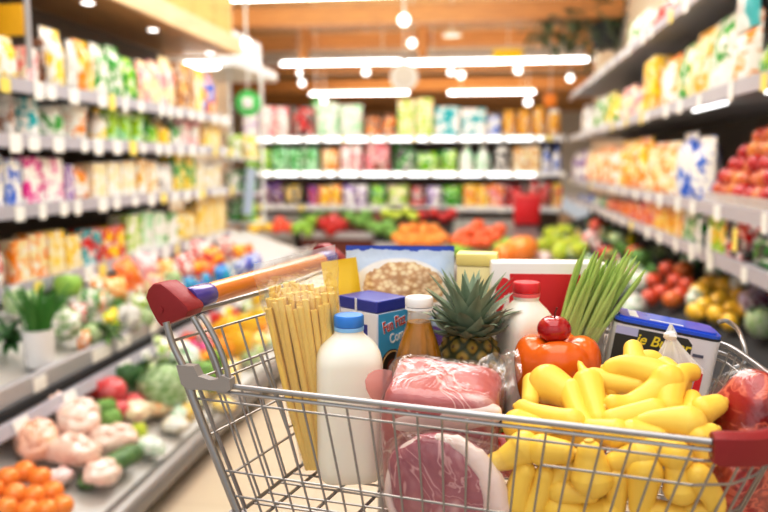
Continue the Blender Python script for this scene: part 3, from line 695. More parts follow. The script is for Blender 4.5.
deck_row(RT, .78, 574, 640, 7, RX_, 7, 11, 'right cabinet middle row', 12)
deck_row(RT, 1.0, 556, 650, 7, [('sack', 'white', 'mint'), ('cabbage', LG, 'white'), ('leafy', LG, MG), ('pillow', 'lime', 'white')], 8, 13, 'right cabinet front row', 13)
# potted onions
q = on_plane(40, 366, up_f + Vector((0, 0, .0)), Vector((-(up_b - up_f).z, 0, (up_b - up_f).x)).normalized())
t = thing('potted_spring_onion', 'bunch of green onions in a white pot on the upper cabinet deck', 'plant', q)
obj('pot', [(g_lathe([(.045, 0), (.05, .005), (.058, .14), (.054, .14), (.05, .125)], 20), None, 0)], M_white, t)
ps = []
for i in range(46):
    a = rp.uniform(0, 6.28); s = rp.uniform(.0, .045); l = rp.uniform(.14, .22); o_ = rp.uniform(.2, 1.3)
    ps.append((g_tube(smooth_path([(math.cos(a) * s, math.sin(a) * s, .11), (math.cos(a) * s * 1.6, math.sin(a) * s * 1.6, .11 + l * .5), (math.cos(a) * (s * 2 + .05 * o_), math.sin(a) * (s * 2 + .05 * o_), .11 + l * .9)], 3), [.004] * 6 + [.001], 5), None, 0))
obj('leaf_blades', ps, pm('onion_leaf', (70, 140, 50), .45, 0, .3, 12), t)
# lower left deck
PK, PK2 = (236, 190, 170), (246, 226, 214)
for px, py, r, k, c, a, lab in (
    (40, 402, 26, 'pack', PK, PK2, 'pale pink wrapped pack at the top left of the lower deck'), (78, 418, 27, 'pack', PK2, PK, 'creamy pink wrapped pack in the middle of the lower deck'), (36, 440, 27, 'pack', PK, (232, 170, 130), 'tan pink wrapped pack at the left edge of the lower deck'), (72, 452, 28, 'pack', PK, PK2, 'large pale pink wrapped pack left of the green marrow'),
    (112, 440, 25, 'pack', PK2, PK, 'pale wrapped pack right of the large pink pack'), (8, 420, 24, 'pack', (226, 160, 110), PK, 'orange tan wrapped pack at the left picture edge'), (102, 474, 22, 'pack', PK2, PK, 'pale pack at the front under the pink packs'),
    (90, 388, 13, 'round', 'red', (150, 20, 20), 'red tomato in a wrap, left of a pair'), (112, 391, 15, 'round', 'red', 'pink', 'large red tomato in a wrap, right of a pair'), (128, 376, 15, 'cabbage', D_, MG, 'dark green cabbage behind the red tomatoes'), (140, 362, 14, 'leafy', MG, D_, 'leafy greens at the back of the lower deck'),
    (108, 405, 8, 'round', 'lime', 'green', 'small lime green fruit in front of the tomatoes'), (136, 412, 18, 'pack', 'cream', PK, 'cream wrapped pack right of the tomatoes'), (158, 408, 16, 'pack', 'cream', 'orange', 'cream and orange pack before the green cabbage'), (138, 434, 10, 'pepper', 'lime', 'yellow', 'lime and yellow pepper at the middle front'),
    (165, 385, 24, 'cabbage', (120, 164, 84), (222, 236, 208), 'big wrapped green cabbage left of the grey cart bracket'), (186, 362, 20, 'sack', 'white', 'mint', 'white and green bag behind the cart post'), (160, 352, 15, 'sack', 'white', 'lime', 'white film bag at the back of the lower deck'), (205, 375, 18, 'cabbage', LG, D_, 'green cabbage seen behind the cart wires'),
    (150, 350 - 8, 12, 'sack', 'white', 'green', 'small white bag near the upper rail'), (192, 400, 14, 'pack', 'white', 'lime', 'white wrapped pack at the front edge behind the cart wires'), (175, 425, 14, 'pack', 'white', 'cream', 'white wrapped pack by the grey bumper'), (150, 447, 16, 'pack', 'white', 'mint', 'long white pack along the grey bumper'),
    (190, 348, 9, 'round', 'magenta', 'red', 'bright magenta radish bunch behind the cart post'), (206, 350, 9, 'round', 'magenta', 'pink', 'bright magenta radish bunch right of the cart post'), (212, 322, 10, 'pepper', 'red', (150, 20, 20), 'red pepper behind the curved cart tube'), (205, 338, 12, 'sack', 'white', 'red', 'white bag between the curved cart tubes'),
    (228, 330, 14, 'pepper', 'yellow', 'gold', 'yellow pepper, leftmost of the yellow ones beyond the gate'), (246, 326, 13, 'pepper', 'yellow', 'gold', 'yellow pepper, second of the yellow ones beyond the gate'), (240, 344, 14, 'pepper', 'yellow', 'orange', 'yellow pepper in the front row beyond the gate'), (222, 352, 12, 'pepper', 'orange', 'yellow', 'orange pepper left of the front yellow pepper'),
    (228, 378, 14, 'sack', 'cream', 'yellow', 'cream and yellow bag seen through the cart gate'), (262, 318, 11, 'pepper', 'yellow', 'lime', 'yellow and lime pepper left of the pasta bag'), (258, 340, 12, 'pack', 'yellow', 'cream', 'yellow wrapped pack left of the pasta bag'), (224, 405, 12, 'pack', 'yellow', 'white', 'yellow and white pack on the bumper behind the cart wires'), (272, 334, 10, 'pack', 'cream', 'tan', 'tan wrapped pack behind the cart gate')):
    put(k, px, py, r, LO, c, a, lab, group='goods on the lower cabinet deck')
put('long', 112, 468, 22, LO, (74, 112, 60), (110, 150, 84), 'dark green marrow lying along the front of the lower deck', 'marrow', 'vegetable', rot=(0, -.1, 1.2), sc_=(1.1, 1.5, 1.3))
for i, (px, py) in enumerate(((8, 478), (24, 472), (40, 478), (15, 494), (34, 496), (52, 492), (6, 508), (28, 511), (62, 506), (-8, 490), (46, 510))):
    put('round', px, py, 11.5, LO, (240, 140, 50), (246, 170, 80), 'round orange in the bottom left corner of the lower deck', 'orange', 'fruit', 'oranges in the corner')
put('pack', 58, 478, 15, LO, 'white', 'pink', 'white wrapped pack behind the oranges', group='goods on the lower cabinet deck')

# right-hand produce
tr = on_x(736, 187, XR)
t = thing('fruit_tray', 'clear tray of red apples on the middle right shelf', 'tray', (XR + .025, tr.y, ZR['C'] + .003), -PI / 2)
obj('tray_shell', [(g_box(.86, .34, .012, .004), T(0, .14, .006), 0)] + [(g_box(.86, .006, .05), T(0, q, .03), 0) for q in (-.03, .31)] + [(g_box(.006, .34, .05), T(q, .14, .03), 0) for q in (-.43, .43)], film('tray_plastic', op=.35, gl=.3), t, smooth=False)
ay = tr.y
rr = random.Random(8)
for layer, (nx, ny, off) in enumerate(((9, 3, 0), (8, 3, .03), (7, 2, .06), (5, 2, .09), (3, 1, .12))):
    for i in range(nx):
        for j in range(ny):
            r = rr.uniform(.039, .047)
            o = link('apple', pmesh('round'), None, (XR + .05 + j * .092 + off * .6 + rr.uniform(-.012, .012), ay - .09 * (nx - 1) / 2 + i * .09 + rr.uniform(-.015, .015), ZR['C'] + .014 + r + layer * .058 + rr.uniform(-.003, .008)), (rr.uniform(-.9, .9), rr.uniform(-.9, .9), rr.uniform(0, 6)))
            o.scale = (r, r, r); paint(o, (196, 30, 36) if rr.random() < .7 else (222, 130, 60), (140, 16, 26) if rr.random() < .6 else (236, 190, 90))
            tag(o, 'red apple in the heap on the clear tray at the right', 'apple', 'apples heaped on the clear tray')
put_r = [(585, 262, 12, 'leafy', LG, MG, 'pale green leaves right behind the stalk tips'), (590, 240, 11, 'sack', 'white', 'red', 'white and red bag far along the right cabinet'), (598, 226, 9, 'round', 'red', 'orange', 'bright red fruit under the end of the lowest right shelf'), (628, 270, 12, 'cabbage', LG, 'white', 'pale cabbage left of the white net bag'), (578, 228, 8, 'leafy', MG, D_, 'small dark leafy bunch at the far end of the right cabinet'), (618, 288, 13, 'sack', 'white', 'mint', 'white net bag right behind the green stalks'), (650, 268, 11, 'leafy', MG, LG, 'green leaves behind the tomato heap'), (715, 270, 12, 'sack', 'mint', 'white', 'pale net bag behind the yellow fruit'), (632, 240, 9, 'pillow', 'yellow', 'lime', 'small yellow bag at the back of the right cabinet'),
    (640, 282, 13, 'sack', 'white', 'mint', 'white net bag left of the red tomatoes'), (604, 262, 13, 'leafy', MG, LG, 'green leafy bunch behind the stalks, lower one'), (622, 248, 13, 'leafy', LG, MG, 'pale leafy bunch under the shelf end'), (612, 232, 10, 'leafy', MG, D_, 'dark leafy bunch at the far end of the right cabinet'),
    (690, 262, 12, 'sack', 'mint', 'green', 'pale green bag behind the tomatoes'), (640, 258, 10, 'cabbage', MG, LG, 'green cabbage behind the net bag'), (660, 250, 10, 'leafy', LG, 'white', 'pale greens at the back of the right cabinet'), (763, 322, 16, 'cabbage', LG, 'white', 'pale green cabbage at the right picture edge'),
    (754, 302, 18, 'sack', (120, 50, 90), (200, 190, 220), 'purple vegetables in a film bag at the right edge'), (742, 285, 14, 'sack', (190, 210, 230), 'white', 'clear bluish film bag behind the yellow fruit'), (695, 300, 11, 'sack', 'white', 'mint', 'white film bag between tomatoes and yellow fruit'), (770, 290, 14, 'sack', 'red', 'purple', 'red bag cut by the right picture edge'), (636, 305, 13, 'sack', 'white', 'grey', 'white film bag behind the blue tin lid')]
for px, py, r, k, c, a, lab in put_r: put(k, px, py, r, RT, c, a, lab, group='goods in the right cabinet')
for px, py in ((653, 282), (668, 270), (676, 282), (662, 293), (680, 296), (650, 298), (672, 300), (688, 286), (684, 270)):
    put('round', px, py, 9.5, RT, (206, 60, 40) if px % 3 else (226, 120, 50), (236, 130, 60), 'ripe tomato in the heap left of the yellow fruit', 'tomato', 'vegetable', 'tomatoes in the right cabinet')
for px, py in ((700, 292), (712, 284), (726, 286), (740, 296), (706, 306), (720, 300), (734, 309), (716, 314), (748, 310), (730, 322), (696, 312), (746, 284)):
    put('lemon', px, py, 10, RT, (244, 196, 46), (250, 214, 80), 'yellow oval fruit in the heap behind the tin', 'yellow_fruit', 'fruit', 'yellow fruit in the right cabinet')
# hanging labels of the right shelf
for i, (px, py, w, h, c, lab) in enumerate(((699, 236, .035, .16, M_tag, 'long white price strip hanging from the right shelf, upper one'), (709, 242, .035, .13, M_tag, 'white price strip hanging beside the lime box'), (735, 240, .05, .09, M_tagy, 'yellow hanging price card under the right shelf'))):
    p = on_x(px, py, XR - .03)
    o = obj('hanging_price_card', [(g_box(w, .004, h), None, 0)], c, None, p, (0, 0, -PI / 2), smooth=False); tag(o, lab, 'price card')
# far tables
def heap(pl, pts, k, r, c, a, lab, name, cat, group):
    for px, py in pts: put(k, px, py, r, pl, c, a, lab, name, cat, group)
heap(i1, [(253, 229), (262, 227), (258, 222), (270, 228)], 'lemon', 5.5, 'yellow', 'gold', 'yellow fruit on the far left table', 'lemon', 'fruit', 'yellow fruit far left')
heap(i1, [(277, 228), (285, 227), (280, 222), (290, 228)], 'round', 6, (236, 96, 50), 'red', 'orange red fruit on the far left table', 'tomato', 'fruit', 'orange red fruit far left')
heap(i2, [(302, 226), (312, 222), (308, 231), (296, 229)], 'pepper', 6, 'lime', 'green', 'lime green pepper on the dark red table', 'lime_pepper', 'vegetable', 'green peppers on the dark red table')
heap(i2, [(323, 224), (333, 221), (330, 230), (342, 225), (338, 227)], 'pepper', 6.5, 'red', (150, 20, 20), 'red pepper on the dark red table', 'red_pepper', 'vegetable', 'red peppers on the dark red table')
heap(i2, [(350, 218), (360, 222), (366, 216), (372, 226)], 'cabbage', 7, LG, MG, 'small green cabbage at the right of the dark red table', 'cabbage', 'vegetable', 'cabbages on the dark red table')
heap(i3, [(397, 238), (406, 234), (414, 238), (423, 234), (431, 238), (440, 235), (402, 241), (411, 242), (420, 241), (429, 242), (438, 241), (444, 239), (404, 229), (413, 228), (424, 228), (434, 229)], 'round', 6, 'orange', (246, 170, 80), 'orange in the row on the dark centre table', 'orange', 'fruit', 'oranges on the centre table')
heap(i3, [(387, 214), (396, 216), (406, 213), (414, 217)], 'lemon', 6, 'lime', 'yellow', 'yellow green fruit behind the oranges', 'pear', 'fruit', 'yellow green fruit at the centre')
heap(i4, [(462, 236), (471, 232), (480, 236), (489, 233), (496, 238), (466, 244), (476, 243), (486, 243), (456, 241), (500, 230), (478, 226)], 'round', 7, (232, 90, 50), 'orange', 'orange red tomato on the right hand aisle table', 'tomato', 'vegetable', 'tomatoes on the right aisle table')
heap(RT, [(545, 247), (556, 243), (566, 248), (575, 244), (552, 236), (564, 234), (580, 252), (560, 254)], 'pepper', 9, 'lime', 'yellow', 'lime yellow pepper at the right of the aisle table', 'lime_pepper', 'vegetable', 'lime peppers on the right aisle table')
heap(i3, [(388, 226), (379, 229), (392, 233)], 'cabbage', 7, LG, MG, 'pale green cabbage left of the oranges on the centre table', 'cabbage', 'vegetable', 'cabbages on the centre table')
heap(i2, [(318, 214), (330, 212), (345, 211), (306, 215)], 'leafy', 7, MG, LG, 'green leafy bunch at the back of the dark red table', 'leafy_greens', 'vegetable', 'leafy bunches on the dark red table')
heap(i3, [(422, 216), (434, 214), (444, 218), (452, 214)], 'round', 6, 'red', (150, 20, 20), 'red fruit at the back of the centre table', 'tomato', 'vegetable', 'red fruit on the centre table')
heap(i4, [(500, 248), (508, 244), (456, 250), (464, 252)], 'cabbage', 7, 'lime', LG, 'lime green head at the front of the aisle table', 'lettuce', 'vegetable', 'green heads on the aisle table')
put('round', 521, 250, 15, i4, (240, 140, 50), (250, 180, 90), 'big orange pumpkin behind the white carton', 'pumpkin', 'vegetable', sc_=(1.2, 1.2, 1))
put('round', 505, 256, 12, i4, (244, 150, 60), (230, 110, 40), 'smaller orange pumpkin left of the big one', 'pumpkin', 'vegetable')
put('pack', 543, 258, 10, i4, 'white', 'pink', 'white and pink pack right of the pumpkins', group='packs on the right aisle table')
put('leafy', 470, 250, 9, i4, LG, 'white', 'pale green lettuce before the tomatoes, left one', 'lettuce', 'vegetable'); put('leafy', 490, 252, 9, i4, LG, MG, 'pale green lettuce before the tomatoes, right one', 'lettuce', 'vegetable')
q = on_y(525, 238, 8.36)
t = thing('red_bucket', 'bright red square bucket on the right hand aisle table', 'bucket', (q.x, 8.15, .545))
obj('bucket_body', [(g_box(.27, .2, .3, .02, 2, True), None, 0)], pm('bucket_red', (206, 30, 40), .4), t)
obj('rim', [(g_box(.29, .22, .03, .008, 1, True), T(0, 0, .29), 0)], pm('bucket_rim', (226, 70, 70), .4), t)
# hanging rack at the end of the left shelves
t = thing('hanging_display_rack', 'narrow white hanging rack with a pale blue strip at the end of the left shelves', 'rack', (-2.2, 6.6, 0))
obj('rack_frame', [(g_box(.025, .025, 1.4), T(.15, .1, 1.33), 0), (g_box(.025, .025, 1.4), T(-.15, .1, 1.33), 0)], M_white, t, smooth=False)
for z in (.66, .93, 1.23): obj('rack_shelf', [(g_box(.33, .25, .02), T(0, 0, z), 0)], M_white, t, smooth=False)
obj('hanging_strip', [(g_box(.09, .01, .42), T(.10, -.16, .95) @ RY(.12), 0)], pm('strip_blue', (196, 212, 230), .5), t, smooth=False)
for i, (dx, z, w, h, c, a) in enumerate(((-.12, .673, .14, .2, 'green', 'dark'), (.05, .673, .15, .22, 'green', 'lime'), (-.12, .943, .16, .2, 'white', 'green'), (.06, .943, .16, .22, 'green', 'dark'), (-.1, 1.243, .16, .22, 'white', 'lime'), (.07, 1.243, .15, .2, 'cream', 'yellow'))):
    o = link('snack_bag', proto_mesh('bag')[0], None, (-2.2 + dx * .8, 6.6, z), (0, 0, .1)); o.scale = (w, .12, h); paint(o, c, a)
    tag(o, '%s bag on the narrow hanging rack, %s row, %s one' % (cn(c), ['lower', 'lower', 'middle', 'middle', 'upper', 'upper'][i], ['left', 'right'][i % 2]), 'bag', 'bags on the hanging rack')

# ------------------------------------------------------------------ the shopping cart (u right, v ahead, z against lens height)
FLZ = -.415                                                            # basket floor
sdir = (R * .9407 + FH * -.3393).normalized(); hdir = (R * .345 + FH * .9386).normalized()
zfloor = H + FLZ
cart = thing('shopping_cart', 'wire shopping cart with red corner caps and an orange handle, full of groceries', 'cart', W(.1, 1.0, -H))
cart_o = Vector(cart.location)
def cobj(name, parts, mats, label=None, smooth=True, parent=None, ang=40):
    if isinstance(parts, tuple): parts = [(parts, None, 0)]
    o = obj(name, parts, mats, parent or cart, None, None, label, smooth, ang)
    if parent is None:
        o.data.transform(Matrix.Translation(-cart_o))
    else: o.data.transform(Matrix.Translation(-cart_o))
    return o
RZ0 = -.26
top = [W(u, v, RZ0) for u, v in ((-.238, .872), (.308, .675), (.352, .676), (.395, .705), (.435, .757), (.463, .83), (.480, .92), (.492, 1.03), (.484, 1.07), (-.011, 1.321))]
bot = [W(u, v, FLZ) for u, v in ((-.175, .85), (.265, .70), (.305, .706), (.343, .735), (.378, .785), (.402, .845), (.418, .92), (.428, 1.01), (.42, 1.05), (.0, 1.27))]
def seglen(pl): return [0] + [sum((pl[i + 1] - pl[i]).length for i in range(k + 1)) for k in range(len(pl) - 1)]
def along(pl, s):
    L = seglen(pl); d = s * L[-1]
    for i in range(len(pl) - 1):
        if d <= L[i + 1] + 1e-9:
            return pl[i].lerp(pl[i + 1], (d - L[i]) / max(1e-9, L[i + 1] - L[i]))
    return pl[-1].copy()
def wall_pt(tp, bt, s, h):                                             # h: 0 rail .. 1 floor
    return along(tp, s).lerp(along(bt, s), h)
def hz(z): return (RZ0 - z) / (RZ0 - FLZ)
def wires(tp, bt, n, z_top, rw, levels, s0=0, s1=1, corner=.006):
    ps = []
    for i in range(n):
        s = s0 + (s1 - s0) * (i + .5) / n
        ps.append((g_tube([wall_pt(tp, bt, s, hz(z_top)), wall_pt(tp, bt, s, .5), wall_pt(tp, bt, s, 1)], rw, 7), None, 0))
    for z, a, b in levels:
        k = 12
        ps.append((g_tube([wall_pt(tp, bt, a + (b - a) * j / k, hz(z)) for j in range(k + 1)], rw * 1.1, 7), None, 0))
    return ps
near_t, near_b = top[0:2], bot[0:2]
nose_t, nose_b = top[1:9], bot[1:9]
far_t, far_b = top[8:10], bot[8:10]
back_t, back_b = [top[9], top[0]], [bot[9], bot[0]]
cobj('near_side_wires', wires(near_t, near_b, 21, -.266, .0013, [(-.28, 0, 1), (-.365, 0, .76), (-.306 , .74, 1), (-.395, 0, 1)]), M_chrome, 'upright wires of the near side')
cobj('nose_wires', wires(nose_t, nose_b, 19, -.266, .0014, [(-.28, 0, 1), (-.306, 0, 1), (-.345, 0, 1), (-.38, 0, 1)]), M_chrome, 'wires of the rounded nose at the right')
cobj('far_side_wires', wires(far_t, far_b, 20, -.266, .0014, [(-.28, 0, 1), (-.33, 0, 1), (-.38, 0, 1)]), M_chrome, 'wires of the far side')
cobj('rear_gate', wires([p + Vector((0, 0, .0)) for p in back_t], back_b, 14, -.213, .0016, [(-.213, 0, 1), (-.262, 0, 1), (-.272, 0, 1), (-.325, 0, 1), (-.375, 0, 1)]), M_chrome, 'hinged wire gate below the handle')
# child flap folded against the gate: second small frame
fl = []
for (a, b) in ((.62, .78),):
    q = [wall_pt(back_t, back_b, b, hz(-.25)) + sdir * .03, wall_pt(back_t, back_b, b, hz(-.345)) + sdir * .035, wall_pt(back_t, back_b, a, hz(-.345)) + sdir * .035, wall_pt(back_t, back_b, a, hz(-.25)) + sdir * .03]
    fl.append((g_tube(q, .0022, 7), None, 0))
    q = [wall_pt(back_t, back_b, .35, hz(-.34)) + sdir * .05, wall_pt(back_t, back_b, .35, hz(-.40)) + sdir * .06, wall_pt(back_t, back_b, .12, hz(-.40)) + sdir * .06]
    fl.append((g_tube(q, .0022, 7), None, 0))
for k_ in fl: cobj('folded_seat_frame', [k_], M_chrome, 'bent wire frame of the folded child seat')
# basket floor
ps = []
fe = [bot[0], bot[9]]; fo = [bot[4], bot[8]]
for i in range(15):
    k = i / 14
    ps.append((g_tube([bot[0].lerp(bot[9], k), (bot[1].lerp(bot[8], k) + bot[3].lerp(bot[8], k)) / 2 if k < .5 else bot[1].lerp(bot[8], k)], .0016, 6), T(0, 0, -.003), 0))
for i in range(9):
    k = (i + .5) / 9
    ps.append((g_tube([bot[0].lerp(bot[1], k), bot[9].lerp(bot[8], k)], .0022, 6), T(0, 0, -.0065), 0))
ps.append((g_tube(bot[0:9] + [bot[9]], .003, 7, closed=True), T(0, 0, -.002), 0))
cobj('basket_floor', ps, M_chrome, 'wire mesh floor of the basket')
# rails
out = (sdir.cross(Vector((0, 0, 1)))).normalized()
if out.dot(W(0, .7, 0) - W(0, 1, 0)) < 0: out = -out
r0 = near_t[0] + sdir * .045
cobj('near_top_rail', [(g_tube([r0, near_t[1]], .0034, 10), None, 0), (g_tube([r0 + Vector((0, 0, -.0075)) + out * .002, near_t[1] + Vector((0, 0, -.0075)) + out * .002], .0022, 8), None, 0)], M_chrome_l, 'double steel top rail of the near side')
cobj('far_top_rail', [(g_tube([far_t[0], far_t[1]], .0042, 10), None, 0)], M_chrome_l, 'steel top rail of the far side')
npth = smooth_path(nose_t, 5)
cobj('nose_top_rail', [(g_tube(npth, .0042, 10), None, 0), (g_tube([p + Vector((0, 0, -.013)) for p in npth], .0026, 8), None, 0)], M_chrome_l, 'steel rail curving round the nose')
# corner bumper: red plastic along the near corner of the nose
L = seglen(npth); bp = [p for p, l in zip(npth, L) if l < .125]
V, Fc = [], []
prof = [(.004, .010), (.010, .006), (.0105, -.012), (.008, -.021), (-.003, -.021), (-.007, -.014), (-.007, .006), (-.003, .010)]
cen = W(.2, .95, RZ0)
for i, p in enumerate(bp):
    tg = (bp[min(i + 1, len(bp) - 1)] - bp[max(i - 1, 0)]).normalized(); o_ = tg.cross(Vector((0, 0, 1)))
    if o_.dot(p - cen) < 0: o_ = -o_
    k = .88 if i in (0, len(bp) - 1) else 1
    for a, b in prof: V.append(p + o_ * a * k + Vector((0, 0, b * k)))
m = len(prof)
for i in range(len(bp) - 1):
    for j in range(m): Fc.append([i * m + j, i * m + (j + 1) % m, (i + 1) * m + (j + 1) % m, (i + 1) * m + j])
Fc += [list(range(m)), [(len(bp) - 1) * m + j for j in range(m - 1, -1, -1)]]
cobj('corner_bumper', (V, Fc), M_red, 'red plastic bumper on the near nose corner', ang=50)
# wire loop standing at the far corner
q = [at_v(718, 322, 1.09), at_v(727, 321, 1.09), at_v(738, 330, 1.07), at_v(744, 345, 1.04), at_v(745, 362, 1.03), top[7] + Vector((0, 0, -.03))]
cobj('corner_loop', (g_tube(smooth_path(q, 5), .0036, 9), None, 0)[0], M_chrome_l, 'bent steel loop at the far nose corner')
# handle
hz0 = -.174
h0 = W(-.26, .916, hz0); h1 = W(-.088, 1.385, hz0); HL = (h1 - h0).length
hm = Matrix((( sdir.x, hdir.x, 0, h0.x), (sdir.y, hdir.y, 0, h0.y), (0, 0, 1, h0.z), (0, 0, 0, 1)))
cobj('handle_grip', [(g_tube([h0 + hdir * .05, h1 - hdir * .05], .0150, 20), None, 0)], M_orange_h, 'orange handle grip')
for a, b in ((.027, .074), (HL - .074, HL - .027)):
    cobj('grip_ring', [(g_tube([h0 + hdir * a, h0 + hdir * (a + .003), h0 + hdir * (b - .003), h0 + hdir * b], [.0152, .0162, .0162, .0152], 20), None, 0)], M_purple, 'purple ring of the handle')
cp = [(-.040, .006), (-.036, .017), (-.028, .0245), (-.017, .0255), (-.006, .019), (.008, .009), (.021, -.002), (.0225, -.007), (.018, -.015), (.004, -.021), (-.011, -.0275), (-.018, -.0295), (-.024, -.024), (-.034, -.008)]
def cap_geo():
    V, Fc = g_prism([(x, z) for x, z in cp], .036)
    bm = bmesh.new(); vs = [bm.verts.new(v) for v in V]
    for f in Fc: bm.faces.new([vs[i] for i in f])
    bmesh.ops.recalc_face_normals(bm, faces=bm.faces[:])
    bmesh.ops.bevel(bm, geom=[e for e in bm.edges if abs((e.verts[0].co.y - e.verts[1].co.y)) < 1e-6], offset=.0035, segments=2, affect='EDGES', profile=.6)
    bm.verts.index_update()
    r = ([v.co.copy() for v in bm.verts], [[v.index for v in f.verts] for f in bm.faces]); bm.free(); return r
cg = cap_geo()
for d in (0.012, HL - .012):
    c = cobj('handle_cap', [(cg, hm @ T(0, d, 0), 0), (g_lathe([(0, -.001), (.004, -.001), (.0045, .001), (.002, .0012), (0, .0012)], 12), hm @ T(-.018, d - .0182, -.008) @ RX(PI / 2), 0)], M_red, 'red plastic end cap of the handle', ang=35)
cobj('handle_back_rod', [(g_tube([hm @ Vector((.014, .005, -.012)), hm @ Vector((.03, HL / 2, -.012)), hm @ Vector((.014, HL - .005, -.012))], .0035, 9), None, 0)], M_chrome_l, 'thin steel rod running beside the handle')
# posts and curved tubes from the caps to the basket corners
n_pl = out
def nearp(px, py): return on_plane(px, py, near_t[0] + out * .003, n_pl)
far_off = (top[9] - top[0])
for far in (0, 1):
    def q(px, py):
        p = nearp(px, py)
        return p if not far else p + (h1 - h0)
    cobj('corner_post', [(g_tube(smooth_path([q(166, 322), q(173, 345), q(186, 372), q(193, 395)], 5), .0042, 10), None, 0)], M_chrome_l, 'steel post under the handle cap')
    cobj('curved_tube', [(g_tube(smooth_path([q(193, 317), q(202, 333), q(213, 355), q(222, 380)], 5), .0034, 10), None, 0)], M_chrome_l, 'curved steel tube from cap to bracket')
    cobj('curved_tube', [(g_tube(smooth_path([q(201, 315), q(208, 325), q(219, 347), q(227, 370), q(229, 384)], 5), .0034, 10), None, 0)], M_chrome_l, 'curved steel tube from cap to bracket')
    poly = [(179, 364), (196, 365), (201, 375), (213, 379), (220, 378), (224, 374), (232, 378), (233, 388), (229, 391), (212, 389), (190, 388), (184, 383)]
    pts = [q(a, b) for a, b in poly]
    V = [p + out * .006 for p in pts] + [p - out * .006 for p in pts]; n = len(pts)
    Fc = [list(range(n)), list(range(2 * n - 1, n - 1, -1))] + [[i, (i + 1) % n, (i + 1) % n + n, i + n] for i in range(n)]
    cobj('corner_bracket', (V, Fc), M_greyp, 'grey plastic bracket joining post and rail', smooth=False)
cobj('corner_post', [(g_tube([nearp(188, 385), nearp(205, 430), bot[0]], .0052, 10), None, 0)], M_chrome_l, 'slanting steel corner post')
cobj('corner_post', [(g_tube([top[9] + Vector((0, 0, -.005)), bot[9]], .0052, 10), None, 0)], M_chrome_l, 'slanting steel corner post')
# chassis and wheels under the basket
zl = -H + .12
legs = []
for p, q_ in ((bot[0], Vector((0, 0, 0))), (bot[9], Vector((0, 0, 0))), (bot[2], -sdir * .05), (bot[8], -sdir * .05)):
    b = Vector((p.x, p.y, H + zl)) + q_
    cobj('leg_tube', [(g_tube(smooth_path([p + Vector((0, 0, -.008)), p + Vector((0, 0, -.06)), b + Vector((0, 0, .05)), b], 4), .011, 12), None, 0)], M_chrome_l)
    w = b + Vector((0, 0, -.06))
    wm = Matrix.Translation(w) @ RZ(math.atan2(sdir.y, sdir.x)) @ RX(PI / 2)
    wh = cobj('wheel', [(g_lathe([(0, -.014), (.05, -.014), (.059, -.01), (.06, 0), (.059, .01), (.05, .014), (0, .014)], 24), wm, 0)], M_dark)
    cobj('wheel_fork', [(g_box(.03, .006, .075), Matrix.Translation(w) @ RZ(math.atan2(sdir.y, sdir.x)) @ T(0, s, .03), 0) for s in (-.02, .02)] + [(g_box(.034, .05, .008), Matrix.Translation(w) @ RZ(math.atan2(sdir.y, sdir.x)) @ T(0, 0, .065), 0)], M_metal, parent=None)
cobj('lower_frame', [(g_tube([Vector((p.x, p.y, H + zl + .03)) for p in (bot[0], bot[2], bot[8], bot[9])], .009, 10, closed=True), None, 0)], M_chrome_l)

# ------------------------------------------------------------------ groceries in the cart
def fthing(name, label, cat, u, v, z=FLZ + .004, rz=0, group=None, rot=None):
    return thing(name, label, cat, W(u, v, z), yaw + rz, group, rot)
def text(txt, size, m, parent, mt, name='lettering', shear=0, ext=.0004, align='CENTER', bold=0):
    cu = bpy.data.curves.new('t', 'FONT'); cu.body = txt; cu.size = size; cu.align_x = align; cu.align_y = 'CENTER'; cu.extrude = ext; cu.shear = shear; cu.offset = bold
    tmp = bpy.data.objects.new('t', cu); me = bpy.data.meshes.new_from_object(tmp)
    bpy.data.objects.remove(tmp); bpy.data.curves.remove(cu)
    me.name = name; me.materials.clear(); me.materials.append(m); me.transform(mt)
    return link(name, me, parent)
FRONT = RX(PI / 2)                                                     # text plane facing -y
def sq(n_body, z0, z1):
    def f(a, z):
        k = 0 if z < z0 else (1 if z > z1 else (z - z0) / (z1 - z0))
        n = n_body + (2 - n_body) * k
        return 1 / (abs(math.cos(a)) ** n + abs(math.sin(a)) ** n) ** (1 / n)
    return f
M_milk = pm('milk_plastic', (246, 241, 228), .35, 0, .02, 10, sss=.15, coat=.2)
M_milk2 = pm('white_plastic', (238, 234, 226), .4, 0, .02, 10, sss=.1)
def milk(label, u, v, hgt, rw, cap, ring, rz):
    t = fthing('milk_bottle', label, 'bottle', u, v, rz=rz)
    k = hgt / .22
    pr = [(.0, .001), (.6 * rw, 0), (.88 * rw, .002), (.98 * rw, .010), (rw, .020), (rw, .06), (rw, .156), (.988 * rw, .163), (.95 * rw, .170), (.87 * rw, .177), (.73 * rw, .184), (.57 * rw, .190), (.46 * rw, .1945), (.017 / .9, .198), (.0172, .204), (0, .204)]
    pr = [(r, z * k) for r, z in pr]
    obj('bottle_body', [(g_lathe(pr, 40, sq(4.2, .155 * k, .193 * k)), None, 0)], M_milk, t)
    z = .199 * k; c = [(.0175, z), (.0195, z + .0005), (.0195, z + .005), (.0185, z + .0055)]
    obj('seal_ring', [(g_lathe(c + [(0, z + .0055)], 32), None, 0)], pm('seal_ring', ring, .4), t)
    z += .006
    obj('cap', [(g_lathe([(.0185, z), (.0192, z + .001), (.0192, z + .0125), (.018, z + .0145), (.0, z + .015)], 60, lambda a, zz: 1 + .018 * math.cos(30 * a)), None, 0)], pm('bottle_cap', cap, .35), t)
    return t
milk('white milk bottle with a bright blue cap near the pasta', -.0455, .95, .2165, .0425, (58, 142, 226), (150, 200, 240), .12)
milk('white milk bottle with a red cap behind the orange pepper', .203, 1.05, .246, .0375, (222, 48, 56), (236, 110, 110), .3)

